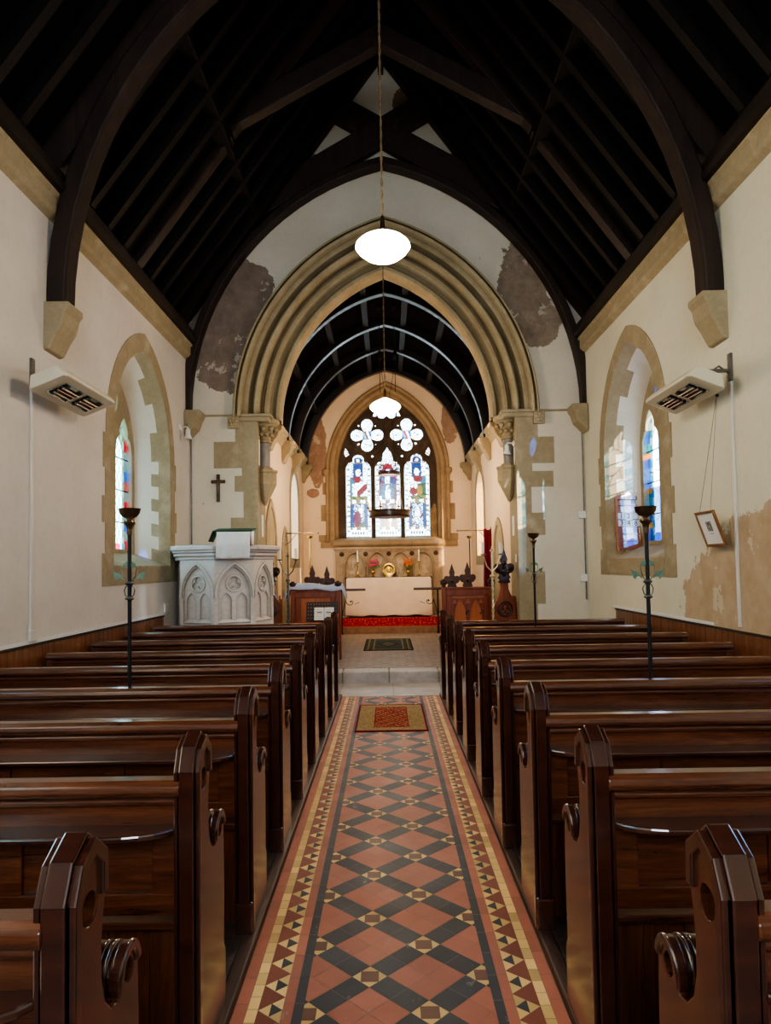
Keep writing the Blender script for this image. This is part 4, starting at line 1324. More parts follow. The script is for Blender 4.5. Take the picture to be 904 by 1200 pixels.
def text_mesh(body, size, font=None):
    cu = bpy.data.curves.new('t', 'FONT'); cu.body = body; cu.size = size; cu.extrude = .0006; cu.align_x = 'CENTER'
    o = bpy.data.objects.new('t', cu); COL.objects.link(o)
    bpy.context.view_layer.update()
    me = bpy.data.meshes.new_from_object(o.evaluated_get(bpy.context.evaluated_depsgraph_get()))
    COL.objects.unlink(o); bpy.data.objects.remove(o)
    return me
for row, ds in ((4, '12 '), (3, '348')):
    for k, ch in enumerate(ds):
        x = -.092 + .092 * k; z = .03 + .088 * row + .001
        mb = MB(); mb.box(x - .044, x + .044, -.006, -.003, z, z + .076)
        cd = hbuild(mb, 'number_card', MAT['paper'])
        if ch == ' ': continue
        me = text_mesh(ch, .088)
        mb = MB(); mb.bm.from_mesh(me)
        mb.bm.transform(Matrix.Translation((x, -.008, z + .007)) @ Matrix.Rotation(PI / 2, 4, 'X'))
        mb.bm.transform(Matrix.Rotation(-.06, 4, 'X') @ Matrix.Rotation(.12, 4, 'Z'))
        mb.build('digit', MAT['ink'], cd, recalc=False)
# ------------------------------------------------------------------ hanging lamps
def pendant(y, z, r, top, label):
    t = empty('pendant_lamp', (-.012, y, z), 0, label, 'lamp', 'opal pendant lamps')
    mb = MB(); mb.lathe([(0, -.092), (r * .3, -.088), (r * .62, -.068), (r * .88, -.03), (r, 0.0), (r * .97, .02), (r * .8, .05), (r * .5, .08), (.05, .1), (.045, .105)], (0, 0, 0), 32)
    mb.build('opal_shade', MAT['opal'], t, smooth=60)
    mb = MB(); mb.lathe([(.0, .1), (.045, .1), (.045, .112), (.018, .125), (.014, .2), (.01, .215), (0, .22)], (0, 0, 0), 18); mb.build('gallery', MAT['brass'], t, smooth=40)
    mb = MB()
    for o in (0, PI):
        n = int((top - z) * 40)
        mb.tube([(.005 * cos(o + k * .9), .005 * sin(o + k * .9), .2 + (top - z - .2) * k / n) for k in range(n + 1)], .0042, 5)
    mb.build('twisted_cord', MAT['rope'], t, smooth=60)
    L = bpy.data.lights.new('pendant_bulb', 'POINT'); L.energy = 26; L.color = (1, .78, .52); L.shadow_soft_size = .1
    lo = bpy.data.objects.new('pendant_bulb', L); COL.objects.link(lo); lo.location = (-.012, y, z - .2)
pendant(4.6, 3.715, .187, 8.5, 'large glowing opal pendant lamp on a long twisted cord in mid nave')
pendant(8.2, 3.455, .187, 8.5, 'farther glowing opal pendant lamp hanging before the chancel arch')
# corona: an upper crown and a lower ring with candles, on cords from the vault
co = empty('corona_chandelier', (.035, 12.0, 2.40), 0, 'hanging wooden corona of candles with a small crown above, before the east window', 'chandelier')
mb = MB(); mb.lathe([(.33, 0), (.36, 0), (.365, .02), (.35, .03), (.35, .10), (.365, .11), (.36, .125), (.33, .125), (.325, .06)], (0, 0, 0), 32); mb.build('lower_ring', MAT['crucifix'], co, smooth=40)
mb = MB(); mb.lathe([(.17, .74), (.19, .74), (.195, .80), (.17, .80), (.16, .77)], (0, 0, 0), 24)
for k in range(10):
    a = 2 * PI * k / 10
    mb.tube([(.185 * cos(a), .185 * sin(a), .79), (.19 * cos(a), .19 * sin(a), .86)], .012, 6, .002)
mb.build('crown', MAT['oak_dark'], co, smooth=40)
mb = MB()
for k in range(4):
    a = PI / 4 + PI / 2 * k
    mb.tube([(.34 * cos(a), .34 * sin(a), .1), (.18 * cos(a), .18 * sin(a), .75)], .004, 5)
    mb.tube([(.18 * cos(a), .18 * sin(a), .8), (.05 * cos(a), .05 * sin(a), 2.2)], .004, 5)
mb.build('hanging_chain', MAT['iron'], co, smooth=60)
mb = MB()
for x in (-.13, .14):
    mb.tube([(x, 0, 2.2), (x, 0, 3.76)], .006, 5)
    mb.tube([(x * .35, 0, 2.2), (x, 0, 2.75)], .004, 5)
    mb.lathe([(0, -.05), (.035, -.03), (.045, 0), (.03, .05), (0, .07)], (x, 0, 3.72), 12)
    mb.lathe([(0, -.08), (.04, -.05), (.045, .03), (.02, .09), (0, .1)], (x, 0, 2.85), 12)
mb.build('pulley_cord', MAT['iron'], co, smooth=50)
for k in range(8):
    a = PI / 8 + 2 * PI * k / 8
    mb = MB(); mb.lathe([(0, .1), (.012, .11), (.012, .15), (.042, .165), (.044, .17), (.0, .168)], (.385 * cos(a), .385 * sin(a), 0), 12)
    c_ = mb.build('candle_cup', MAT['bronze'], co, smooth=40)
    mb = MB(); mb.tube([(.385 * cos(a), .385 * sin(a), .165), (.385 * cos(a), .385 * sin(a), .27)], .014, 10); mb.build('candle', MAT['wax'], c_, smooth=40)
    mb = MB(); mb.lathe([(0, .27), (.014, .285), (.016, .305), (.006, .335), (0, .345)], (.385 * cos(a), .385 * sin(a), 0), 10); mb.build('candle_bulb', MAT['bulb'], c_, smooth=60)

# ------------------------------------------------------------------ altar and what stands on it
AX = .005
al = empty('altar_table', (AX, 15.32, .4415), 0, 'wooden altar table hidden under the cream cloth', 'altar')
mb = MB(); mb.box(-.9, .9, -.22, .22, .80, .845); mb.build('tabletop', MAT['oak'], al, bevel=.008)
for x in (-.84, .84):
    for y in (-.17, .17):
        mb = MB(); mb.box(x - .04, x + .04, y - .04, y + .04, 0, .8); mb.build('leg', MAT['oak'], al, bevel=.006)
cl = empty('altar_cloth', (AX, 15.32, .4415), 0, 'cream linen cloth covering the altar down to the red carpet', 'cloth')
rows = []
for b in range(25):
    f = b / 24; z = .86 - f * .82
    row = []
    path = [(-.91, .235), (-.915, -.2)] + [(-.92 + 1.84 * a / 60, -.23) for a in range(61)] + [(.915, -.2), (.91, .235)]
    for i, (x, y) in enumerate(path):
        w = .012 * sin(i * .55 + 1.2) * f + .018 * sin(i * .23 + .4 + f) * f
        if 20 < i < 44: w *= .45
        ext = 1 + .03 * f * (1 if abs(x) > .6 else 0)
        row.append((x * ext + (.03 * f * math.exp(-((x + .62) / .1) ** 2)), y - w - .03 * f + .012 * mnoise.noise((x * 3, z * 2, 4.0)) * f, z + .012 * sin(i * .4) * f * f))
    rows.append(row)
mb = MB(); mb.grid(rows)
mb.grid([[(-.91, .235, .86), (.91, .235, .86)], [(-.915, -.2, .86), (.915, -.2, .86)], [(-.92, -.23, .86), (.92, -.23, .86)]])
mb.build('linen', MAT['altar_cloth'], cl, solid=.006, smooth=60)
sh = empty('altar_shelf', (AX, 15.68, 0), 0, 'dark narrow shelf behind the altar carrying candlesticks and flowers', 'shelf')
mb = MB(); mb.box(-.98, .98, -.11, .11, 1.27, 1.315); mb.build('shelf_board', MAT['oak_dark'], sh, bevel=.008)
mb = MB(); mb.box(-.95, .95, -.06, .1, .43, 1.27); mb.build('shelf_panel', MAT['oak_dark'], sh)
ZS_ = 1.316
for x, lb in ((-.69, 'slim brass altar candlestick with white candle, left of the flowers'), (.70, 'slim brass altar candlestick with white candle, right of the flowers')):
    t = empty('candlestick', (x, 15.64, ZS_), 0, lb, 'candlestick', 'altar candlesticks')
    mb = MB(); mb.lathe([(0, 0), (.055, 0), (.055, .012), (.025, .03), (.012, .06), (.02, .09), (.01, .12), (.012, .22), (.02, .24), (.01, .26), (.01, .31), (.04, .33), (.042, .338), (.014, .338), (0, .338)], (0, 0, 0), 18); mb.build('brass_stem', MAT['brass'], t, smooth=40)
    mb = MB(); mb.tube([(0, 0, .335), (0, 0, .6)], .015, 12); mb.lathe([(.003, .6), (.003, .62), (0, .622)], (0, 0, 0), 6); mb.build('candle', MAT['wax'], t, smooth=40)
for x, petal, lb in ((-.34, 'petal_pink', 'small brass altar vase of pink flowers'), (.45, 'petal_orange', 'small brass altar vase of orange flowers')):
    t = empty('flower_vase', (x, 15.62, ZS_), 0, lb, 'vase', 'altar flower vases')
    mb = MB(); mb.lathe([(0, 0), (.04, 0), (.042, .01), (.018, .03), (.016, .05), (.042, .09), (.045, .12), (.025, .15), (.03, .175), (.036, .18), (.02, .17)], (0, 0, 0), 18); mb.build('brass_vase', MAT['brass'], t, smooth=40)
    R_ = random.Random(5 if x < 0 else 8)
    mb = MB(); ml = MB()
    for k in range(13):
        a = R_.uniform(0, 6.28); rr = R_.uniform(.02, .115); z = R_.uniform(.24, .40)
        px, py = rr * cos(a), rr * sin(a) * .6
        ml.tube([(0, 0, .16), (px * .6, py * .6, z * .75), (px, py, z)], .0035, 5)
        for q in range(6):
            b = 2 * PI * q / 6
            mb.lathe([(0, -.008), (.016, -.002), (.018, .006), (0, .012)], (px + .02 * cos(b), py - .012, z + .02 * sin(b)), 7)
        mb.lathe([(0, -.014), (.014, 0), (0, .016)], (px, py - .02, z), 7)
        ml.face([(px, py, z - .05), (px + .03, py - .01, z - .02), (px + .05, py, z - .06), (px + .02, py + .01, z - .08)])
    ml.build('foliage', MAT['stem'], t); mb.build('blossoms', MAT[petal], t, smooth=60)
t = empty('alms_dish', (.015, 15.66, ZS_), 0, 'round embossed brass alms dish standing at the middle of the altar shelf', 'dish')
mb = MB()
mb.lathe([(0, -.012), (.03, -.02), (.05, -.012), (.07, -.004), (.095, -.012), (.1, -.024), (.135, -.03), (.152, -.026), (.155, -.016), (.14, -.0), (.05, .012), (0, .012)], (0, 0, .153), 36, 'y')
for k in range(18):
    a = 2 * PI * k / 18
    mb.lathe([(0, -.012), (.011, -.004), (.012, .004)], (.124 * cos(a), -.028, .153 + .124 * sin(a)), 8, 'y')
for k in range(6):
    a = 2 * PI * k / 6
    mb.lathe([(0, -.012), (.016, -.004), (.017, .004)], (.045 * cos(a), -.016, .153 + .045 * sin(a)), 8, 'y')
mb.build('embossed_bowl', MAT['brass'], t, smooth=40)
mb = MB(); mb.box(-.07, .07, -.03, .05, 0, .012); mb.tube([(0, .05, .01), (0, .01, .16)], .006, 6); mb.build('dish_stand', MAT['brass'], t)
# carpet on the altar step
cpm = NT('red altar carpet'); f = cpm.noise(cpm.coord((1, 1, 1)), 26, 3, .6); cpm.base(cpm.ramp(f, [(.42, W_(150, 22, 32)), (.56, W_(176, 34, 40)), (.66, W_(212, 150, 110))])); cpm.set(Roughness=.95, Specular_IOR_Level=.1)
mb = MB()
mb.box(-1.14, 1.16, 14.93, 15.22, .431, .440); mb.box(-1.14, 1.16, 14.925, 14.942, .287, .440); mb.box(-1.14, 1.16, 14.70, 14.942, .281, .289)
cp = mb.build('altar_carpet', cpm.m, None); tag(cp, 'red patterned carpet covering the altar step below the cream cloth', 'carpet')
fr_m = attr_mat('gold fringe', .9, .2, .1)
mb = MB()
for k in range(60):
    x = -.82 + 1.64 * k / 60
    mb.face([(x, 14.98 + .02 * ((k * 7) % 3), .4415), (x + .02, 14.98, .4415), (x + .024, 15.04, .4415), (x + .004, 15.05, .4415)], [rgb(214, 168, 70), rgb(180, 110, 40), rgb(150, 40, 30)][k % 3])
mb.build('carpet_pattern', fr_m, cp, recalc=False)

# ------------------------------------------------------------------ communion rails
for s, x0, x1, lb in ((-1, -.48, -1.9, 'left wooden communion rail on iron scroll brackets before the altar'), (1, .52, 1.9, 'right wooden communion rail on iron scroll brackets before the altar')):
    t = empty('communion_rail', (x0, 14.38, CZ), 0, lb, 'altar rail', 'communion rails')
    w = x1 - x0
    mb = MB(); mb.prism([(-.055, .9), (-.065, .92), (-.055, .95), (.055, .95), (.065, .92), (.055, .9)], 'x', 0, w); mb.build('handrail', MAT['oak_dark'], t, bevel=.008)
    for q in (s * .5, s * 1.25):
        mb = MB(); mb.box(q - .018, q + .018, -.018, .018, 0, .9); mb.lathe([(.03, 0), (.03, .03), (.02, .05)], (q, 0, 0), 10)
        mb.box(q - .03, q + .03, -.03, .03, .42, .45)
        p = mb.build('iron_post', MAT['iron'], t, bevel=.003)
        for sg in ((-s,) if abs(q) < .8 else (-1, 1)):
            mb = MB()
            spiral = [(q + sg * (.19 + (.105 - .008 * k) * cos(k * .42 + PI * .9)), 0, .68 + (.105 - .008 * k) * sin(k * .42 + PI * .9)) for k in range(13)]
            mb.tube([(q, 0, .3), (q + sg * .03, 0, .5), (q + sg * .06, 0, .6)] + spiral, .0085, 6)
            mb.lathe([(0, -.012), (.018, -.006), (.02, 0), (.018, .006), (0, .012)], (q + sg * .19, -.004, .68), 10, 'y')
            mb.lathe([(0, -.01), (.014, 0), (0, .01)], (q + sg * .36, 0, .66), 8)
            mb.tube([(q + sg * .27, 0, .62), (q + sg * .36, 0, .66)], .006, 6)
            mb.build('scroll_bracket', MAT['iron'], p, smooth=50)

# ------------------------------------------------------------------ choir furniture
def finial(mb, x, y, z, r=.052):
    mb.lathe([(.03, z - .07), (.036, z - .06), (.03, z - .045), (r, z - .02), (r * 1.05, z), (r * .9, z + .03), (r * .5, z + .05), (0, z + .055)], (x, y, 0), 16)
    for k in range(9):
        a = 2 * PI * k / 9
        for dz in (-.015, .02): mb.lathe([(0, -.014), (.014, 0), (0, .014)], (x + r * .95 * cos(a + dz * 9), y + r * .95 * sin(a + dz * 9), z + dz), 7)
def clergy_desk(x0, x1, tracery, label):
    t = empty('clergy_desk', ((x0 + x1) / 2, 10.55, CZ), 0, label, 'prayer desk', 'clergy desks')
    h = (x1 - x0) / 2
    for s in (-1, 1):
        mb = MB(); mb.box(*sorted((s * h, s * (h - .075))), -.05, .03, 0, 1.06)
        p = mb.build('corner_post', MAT['oak'], t, bevel=.01)
        mb = MB(); finial(mb, s * (h - .037), -.01, 1.14)
        mb.build('carved_finial', MAT['oak_dark'], p, smooth=60)
    mb = MB(); mb.box(-h + .07, h - .07, -.035, .02, .94, 1.03); mb.box(-h + .07, h - .07, -.045, .03, 1.03, 1.05); mb.box(-h + .07, h - .07, -.035, .02, .0, .12)
    for s in (-1, 1): mb.box(*sorted((s * (h - .075), s * (h - .16))), -.03, .015, .12, .94)
    mb.build('panel_frame', MAT['oak'], t, bevel=.006)
    mb = MB(); mb.box(-h + .15, h - .15, .0, .012, .1, .95); mb.build('panel', MAT['oak_panel'], t)
    q = h - .16
    if tracery:
        holes = []
        for c in (-q / 2, q / 2):
            holes.append([(c - q / 2 + .03, .14)] + [(x + c, z) for x, z in parch(q / 2 - .03, .26, .62, 0, 8)] + [(c + q / 2 - .03, .14)])
        holes += [foil(0, .845, .022, .02, 3), foil(-q + .04, .845, .018, .016, 3), foil(q - .04, .845, .018, .016, 3)]
        mb = MB(); mb.prism([(-q, .12), (q, .12), (q, .9), (-q, .9)], 'y', -.022, .0, holes); mb.build('arcade_tracery', MAT['oak'], t, bevel=.005)
        mb = MB()
        for c in (-.03, q - .05):
            for z in (.70, .67): mb.lathe([(0, -.02), (.02, 0), (0, .02)], (c + .03 + (z - .7), -.03, z), 8)
        mb.build('carved_cusp', MAT['oak_dark'], t, smooth=50)
    mb = MB(); mb.grid([[(-h + .02, -.02, 1.051), (h - .02, -.02, 1.051), (h - .02, .36, .98), (-h + .02, .36, .98)], [(-h + .02, -.02, 1.07), (h - .02, -.02, 1.07), (h - .02, .36, 1.0), (-h + .02, .36, 1.0)]], True, True); mb.build('book_slope', MAT['oak'], t)
    mb = MB()
    for s in (-1, 1): mb.box(*sorted((s * (h - .02), s * (h - .05))), .03, .36, 0, .98)
    mb.build('side_panel', MAT['oak'], t)
    return t
clergy_desk(.80, 1.60, True, 'carved oak prayer desk with two arched panels right of the chancel step')
clergy_desk(-1.50, -.735, False, 'plain panelled oak prayer desk behind the music stand left of the chancel step')
# pale blue cloth thrown over the left desk
rows = []
for b in range(17):
    row = []
    for a in range(31):
        u = a / 30; x = -1.60 + .95 * u
        v = b / 16
        y = 10.485 + .42 * v
        z = CZ + 1.10 + .055 * sin(PI * min(1, v * 1.4)) * (.75 + .25 * sin(u * 9)) - .05 * v - (.06 if b == 0 else 0) + .012 * sin(u * 14 + v * 3) + .01 * mnoise.noise((u * 6, v * 4, 1)) + .03 * math.exp(-((u - .35) / .2) ** 2)
        if x < -1.52: z -= (-1.52 - x) * 1.9
        if x > -.71: z -= (x + .71) * 2.6
        row.append((x, y, z + .01))
    rows.append(row)
mb = MB(); mb.grid(rows)
o = mb.build('draped_cloth', MAT['blue_cloth'], None, solid=.006, smooth=60); tag(o, 'pale blue cloth spread over the left prayer desk', 'cloth')
def fleur(mb, x, y0, y1, z, s=1.0):
    pts = [(-.075, 0), (-.06, .03), (-.085, .05), (-.06, .1), (-.1, .115), (-.135, .165), (-.13, .215), (-.09, .24), (-.05, .225), (-.035, .25), (-.05, .29), (-.03, .34), (0, .44)]
    full = pts + [(-a, b) for a, b in reversed(pts[:-1])]
    mb.prism([(x + a * s, z + b * s) for a, b in full], 'y', y0, y1)
def choir_bench(x, z, label, y=12.5):
    t = empty('choir_bench', (x, y, CZ), 0, label, 'choir bench', 'choir benches with carved ends')
    sg = 1 if x > 0 else -1
    mb = MB(); mb.prism([(-.12, 0), (-.12, .9), (-.075, .96), (.075, .96), (.12, .9), (.12, 0)], 'y', 0, .07); e = mb.build('bench_end', MAT['oak'], t, bevel=.012)
    mb = MB(); fleur(mb, 0, 0.0, .07, .955, 1.08 + z); mb.lathe([(0, -.05), (.035, -.035), (.04, 0)], (0, 0, 1.12), 12, 'y'); mb.build('poppyhead', MAT['oak_dark'], e, bevel=.014)
    mb = MB(); mb.box(-.1, .1, .07, 1.2, .38, .42); mb.build('seat', MAT['oak'], t)
    mb = MB(); mb.box(sg * .09 - .015, sg * .09 + .015, .07, 1.2, .0, .88); mb.build('back_panel', MAT['oak'], t)
    mb = MB(); mb.box(-.12, .12, 1.2, 1.26, 0, .9); mb.build('bench_end', MAT['oak'], t)
choir_bench(1.15, 0, 'right choir bench with poppyhead end nearer the altar cloth')
choir_bench(1.484, .08, 'right choir bench with poppyhead end below the plain torch', 12.95)
choir_bench(-1.117, 0, 'left choir bench with poppyhead end nearer the altar cloth')
choir_bench(-1.43, .08, 'left choir bench with poppyhead end below the brass torch', 12.95)
def stall_end(x, y, label):
    t = empty('priest_stall', (x, y, CZ), 0, label, 'stall', 'priest stalls')
    mb = MB()
    pts = [(-.17, 0), (-.17, .42), (-.13, .5), (-.125, .62), (-.165, .7), (-.16, .82), (-.1, .92), (-.06, 1.05), (-.055, 1.16), (.055, 1.16), (.06, 1.05), (.1, .95), (.155, .86), (.165, .7), (.165, 0)]
    mb.prism(pts, 'y', 0, .07); e = mb.build('bench_end', MAT['oak'], t, bevel=.015)
    mb = MB()
    c = circle(0, .77, .1, 24); mb.tube([(a, -.004, b) for a, b in c + c[:1]], .014, 8)
    f = foil(0, .765, .042, .036, 3); mb.tube([(a, -.004, b) for a, b in f + f[:1]], .009, 6)
    mb.build('trefoil_roundel', MAT['oak_dark'], e, smooth=50)
    mb = MB(); mb.box(-.08, .08, -.015, .085, 1.14, 1.18)
    fleur(mb, 0, -.01, .08, 1.16, 1.08)
    for a, b in ((-.1, 1.33), (.1, 1.33), (0, 1.26), (0, 1.42), (-.04, 1.3), (.04, 1.3), (0, 1.36)):
        mb.lathe([(0, -.05), (.03, -.03), (.036, 0)], (a, -.005, b), 9, 'y')
    mb.build('poppyhead', MAT['oak_dark'], e, bevel=.012)
    mb = MB(); mb.box(-.15, .15, .07, .42, .4, .44); mb.build('seat', MAT['oak'], t)
    sg = 1 if x > 0 else -1
    mb = MB(); mb.box(sg * .15 - .012, sg * .15 + .012, .07, .42, 0, .95); mb.build('back_panel', MAT['oak'], t)
stall_end(1.628, 9.74, 'tall carved priest stall end with trefoil roundel against the right arch jamb')
stall_end(-1.775, 10.34, 'dark carved priest stall end with poppyhead half hidden behind the pulpit')
def candelabrum(x, y, H, label, mat):
    t = empty('standing_candelabrum', (x, y, CZ), 0, label, 'candelabrum', 'standing candelabra')
    mb = MB(); mb.lathe([(0, 0), (.13, 0), (.13, .02), (.05, .06), (.025, .1), (.022, .14)], (0, 0, 0), 18); mb.build('foot', MAT[mat], t, smooth=40)
    mb = MB()
    for o in (0, PI): mb.tube([(.009 * cos(o + k * .8), .009 * sin(o + k * .8), .1 + (H - .5) * k / 60) for k in range(61)], .012, 6)
    for z in (.45, .62, H - .4): mb.lathe([(.0, -.025), (.03, -.012), (.034, 0), (.03, .012), (0, .025)], (0, 0, z), 14)
    mb.tube([(0, 0, H - .45), (0, 0, H - .06)], .011, 8); mb.lathe([(0, 0), (.03, .015), (.012, .04), (0, .09)], (0, 0, H - .07), 10)
    mb.build('twisted_stem', MAT[mat], t, smooth=50)
    for s in (-1, 1):
        mb = MB(); mb.tube([(0, 0, H - .34), (s * .07, 0, H - .27), (s * .1, 0, H - .17), (s * .12, 0, H - .12)], .009, 6)
        mb.lathe([(0, 0), (.012, .005), (.045, .02), (.047, .026), (.016, .024), (.016, .04), (0, .04)], (s * .12, 0, H - .12), 14)
        a = mb.build('arm', MAT[mat], t, smooth=40)
        mb = MB(); mb.tube([(s * .12, 0, H - .09), (s * .12, 0, H + .06)], .02, 12); mb.build('candle', MAT['wax'], a, smooth=40)
brp = simple('pale brass', W_(206, 190, 150), .3, .9, W_(222, 210, 176), 12); MAT['pale_brass'] = brp
candelabrum(1.425, 9.52, 1.645, 'pale brass candelabrum with twisted stem beside the right prayer desk', 'pale_brass')
candelabrum(-1.47, 10.08, 1.62, 'dark candelabrum with white candles between pulpit and left prayer desk', 'grey_iron')
# music stand with an open book
ms = empty('music_stand', (-.965, 9.92, CZ), 0, 'black perforated music stand in front of the left prayer desk', 'music stand')
mb = MB()
hl = []
for r in range(5):
    for c in range(11): hl.append(circle(-.20 + .04 * c, .05 + .052 * r, .011, 6))
mb.prism([(-.23, 0), (.23, 0), (.23, .29), (-.23, .29)], 'y', 0, .003, hl)
mb.box(-.23, .23, -.05, .0, -.003, .003)
mb.bm.transform(Matrix.Translation((0, 0, .625)) @ Matrix.Rotation(-.3, 4, 'X')); mb.build('desk_plate', MAT['stand'], ms)
mb = MB(); mb.tube([(0, .06, .72), (0, .06, .12)], .012, 8)
for k in range(3):
    a = PI / 2 + 2 * PI * k / 3; mb.tube([(0, .06, .2), (.24 * cos(a), .06 + .24 * sin(a), .01)], .008, 6)
mb.build('tripod', MAT['stand'], ms, smooth=40)
mb = MB()
for x in (-.09, .07): mb.tube([(x, .07, .9), (x, .068, .945), (x, .05, .955), (x, .045, .92)], .004, 6)
mb.build('page_clip', MAT['bronze'], ms)
bk = empty('music_book', (-.93, 9.865, CZ + .642), 0, 'open music book with white pages resting on the music stand', 'book')
RBK = Matrix.Rotation(-.3, 4, 'X')
for s in (-1, 1):
    mb = MB(); mb.grid([[(s * (.004 + .135 * k / 6), -.02 - .014 * sin(PI * k / 6 * .7 + .3) , z) for k in range(7)] for z in (0, .185)])
    mb.bm.transform(RBK); pg = mb.build('page', MAT['paper'], bk, solid=.004)
    mb = MB()
    for q in range(6):
        z = .03 + .024 * q
        if q in (3,):
            mb.box(*sorted((s * .03, s * .1)), -.041, -.040, z, z + .016)
        mb.box(*sorted((s * .02, s * .12)), -.041, -.040, z, z + .0018)
    mb.bm.transform(RBK); mb.build('music_line', MAT['grey_iron'], pg)
# curtains and brackets on the chancel side walls
for s, lb in ((1, 'iron swing bracket on the right chancel wall carrying the crimson curtain'), (-1, 'bare iron swing bracket on the left chancel wall')):
    t = empty('curtain_bracket', (s * CW, 13.0, 2.2), 0, lb, 'bracket', 'chancel wall brackets')
    mb = MB(); mb.tube([(0, 0, 0), (-s * .64, 0, 0)], .011, 8); mb.tube([(-s * .01, 0, -.22), (-s * .1, 0, -.16), (-s * .22, 0, -.02)], .008, 6); mb.lathe([(0, -.02), (.02, 0), (0, .02)], (-s * .64, 0, 0), 8); mb.build('rod', MAT['bronze'], t, smooth=40)
    mb = MB(); mb.box(*sorted((0, -s * .015)), -.03, .03, -.26, .06); mb.build('wall_plate', MAT['bronze'], t, bevel=.004)
rows = []
for b in range(22):
    f = b / 21; z = 2.215 - 1.1 * f
    rows.append([(1.80 + .14 * a / 24 + .01 * sin(f * 5), 12.97 + .03 * sin(a * 1.5 + f * .8) * (.6 + .5 * f), z + .02 * sin(a * .3) * (1 - f)) for a in range(25)])
mb = MB(); mb.grid(rows); o = mb.build('curtain', MAT['curtain'], None, solid=.008, smooth=60); tag(o, 'narrow crimson velvet curtain hanging from the right chancel bracket', 'curtain')
# notices on the jambs
for x, y, z0, z1, w, lb in ((-1.80, 9.86, 2.0, 2.31, .13, 'white notice on the left jamb of the chancel arch'), (1.80, 9.86, 1.96, 2.24, .13, 'upper white notice on the right jamb of the chancel arch'), (1.80, 9.72, 1.58, 1.69, .06, 'lower small white card on the right jamb of the chancel arch'),
                            (-1.80, 9.66, 3.0, 3.36, .06, 'tall white plate on the left jamb beside the marble shaft'), (1.80, 9.66, 2.95, 3.2, .05, 'tall white plate on the right jamb below the spotlight')):
    s = 1 if x > 0 else -1
    mb = MB(); mb.box(*sorted((x, x - s * .008)), y - w / 2, y + w / 2, z0, z1); o = mb.build('notice', MAT['paper'], None); tag(o, lb, 'notice')
# red-brown side of a chair left of the desk
ch = empty('chancel_chair', (-1.60, 11.35, CZ), .2, 'red-brown chair partly seen between the pulpit and the left prayer desk', 'chair')
mb = MB(); mb.box(-.2, .2, -.2, .2, .42, .46); mb.build('seat', MAT['oak'], ch, bevel=.008)
mb = MB(); mb.prism([(-.2, .62), (.2, .62), (.2, .9), (.1, .95), (-.1, .95), (-.2, .9)], 'x', -.2, -.175); mb.build('backrest', MAT['oak_panel'], ch, bevel=.006)
for x in (-.18, .18):
    for y in (-.18, .18):
        mb = MB(); mb.box(x - .02, x + .02, y - .02, y + .02, 0, .9 if x < 0 else .42); mb.build('leg', MAT['oak'], ch, bevel=.004)

# ------------------------------------------------------------------ rugs
def rug(name, loc, w, l, paint, label, base_n=(70, 70)):
    mb = MB(); nx, ny = base_n
    for a in range(nx):
        for b in range(ny):
            x0, x1, y0, y1 = -w / 2 + w * a / nx, -w / 2 + w * (a + 1) / nx, -l / 2 + l * b / ny, -l / 2 + l * (b + 1) / ny
            mb.face([(x0, y0, .009), (x1, y0, .009), (x1, y1, .009), (x0, y1, .009)], paint((x0 + x1) / w, (y0 + y1) / l, a, b))
    e = paint(.99, .99, 0, 0)
    for p, q in (((-w / 2, -l / 2), (w / 2, -l / 2)), ((w / 2, -l / 2), (w / 2, l / 2)), ((w / 2, l / 2), (-w / 2, l / 2)), ((-w / 2, l / 2), (-w / 2, -l / 2))):
        mb.face([(p[0], p[1], 0.0005), (q[0], q[1], 0.0005), (q[0], q[1], .009), (p[0], p[1], .009)], e)
    o = mb.build(name, attr_mat(name + ' wool', .95, .25, .1, .3), None, recalc=False, loc=loc)
    return tag(o, label, 'rug')
rr_ = random.Random(3)
def p_red(u, v, a, b):
    if abs(u) > .94 or abs(v) > .955: return rgb(120, 24, 40)
    if abs(u) < .5 and abs(v) < .78:
        if abs(u) > .47 or abs(v) > .74: return rgb(140, 44, 46)
        if (a // 2 + b // 2) % 3 == 0 or (a // 3 - b // 2) % 5 == 0: return rgb(150, 44, 44)
        return rgb(176, 132, 96) if rr_.random() < .6 else rgb(146, 60, 52)
    return rgb(178, 154, 112) if rr_.random() < .65 else rgb(156, 126, 88)
rug('patterned_rug', (-.002, 7.16, 0), .70, 1.24, p_red, 'red and cream patterned rug on the aisle tiles before the step')
def p_grn(u, v, a, b):
    if abs(u) > .93 or abs(v) > .93: return rgb(38, 40, 42)
    if .62 < abs(u) < .8: return rgb(46, 62, 62) if (a + b // 3) % 4 else rgb(120, 112, 84)
    if .58 < abs(u) <= .64 or .8 <= abs(u) < .86 or .82 < abs(v) < .88: return rgb(140, 130, 96)
    if abs(u) * 1.2 + abs(v) < .55: return rgb(44, 52, 54) if abs(u) * 1.2 + abs(v) > .4 else rgb(96, 96, 80)
    return rgb(78, 84, 76) if rr_.random() < .7 else rgb(54, 62, 60)
rug('dark_green_rug', (-.02, 12.45, CZ + .001), .84, 1.8, p_grn, 'dark green bordered rug on the chancel floor beyond the step')
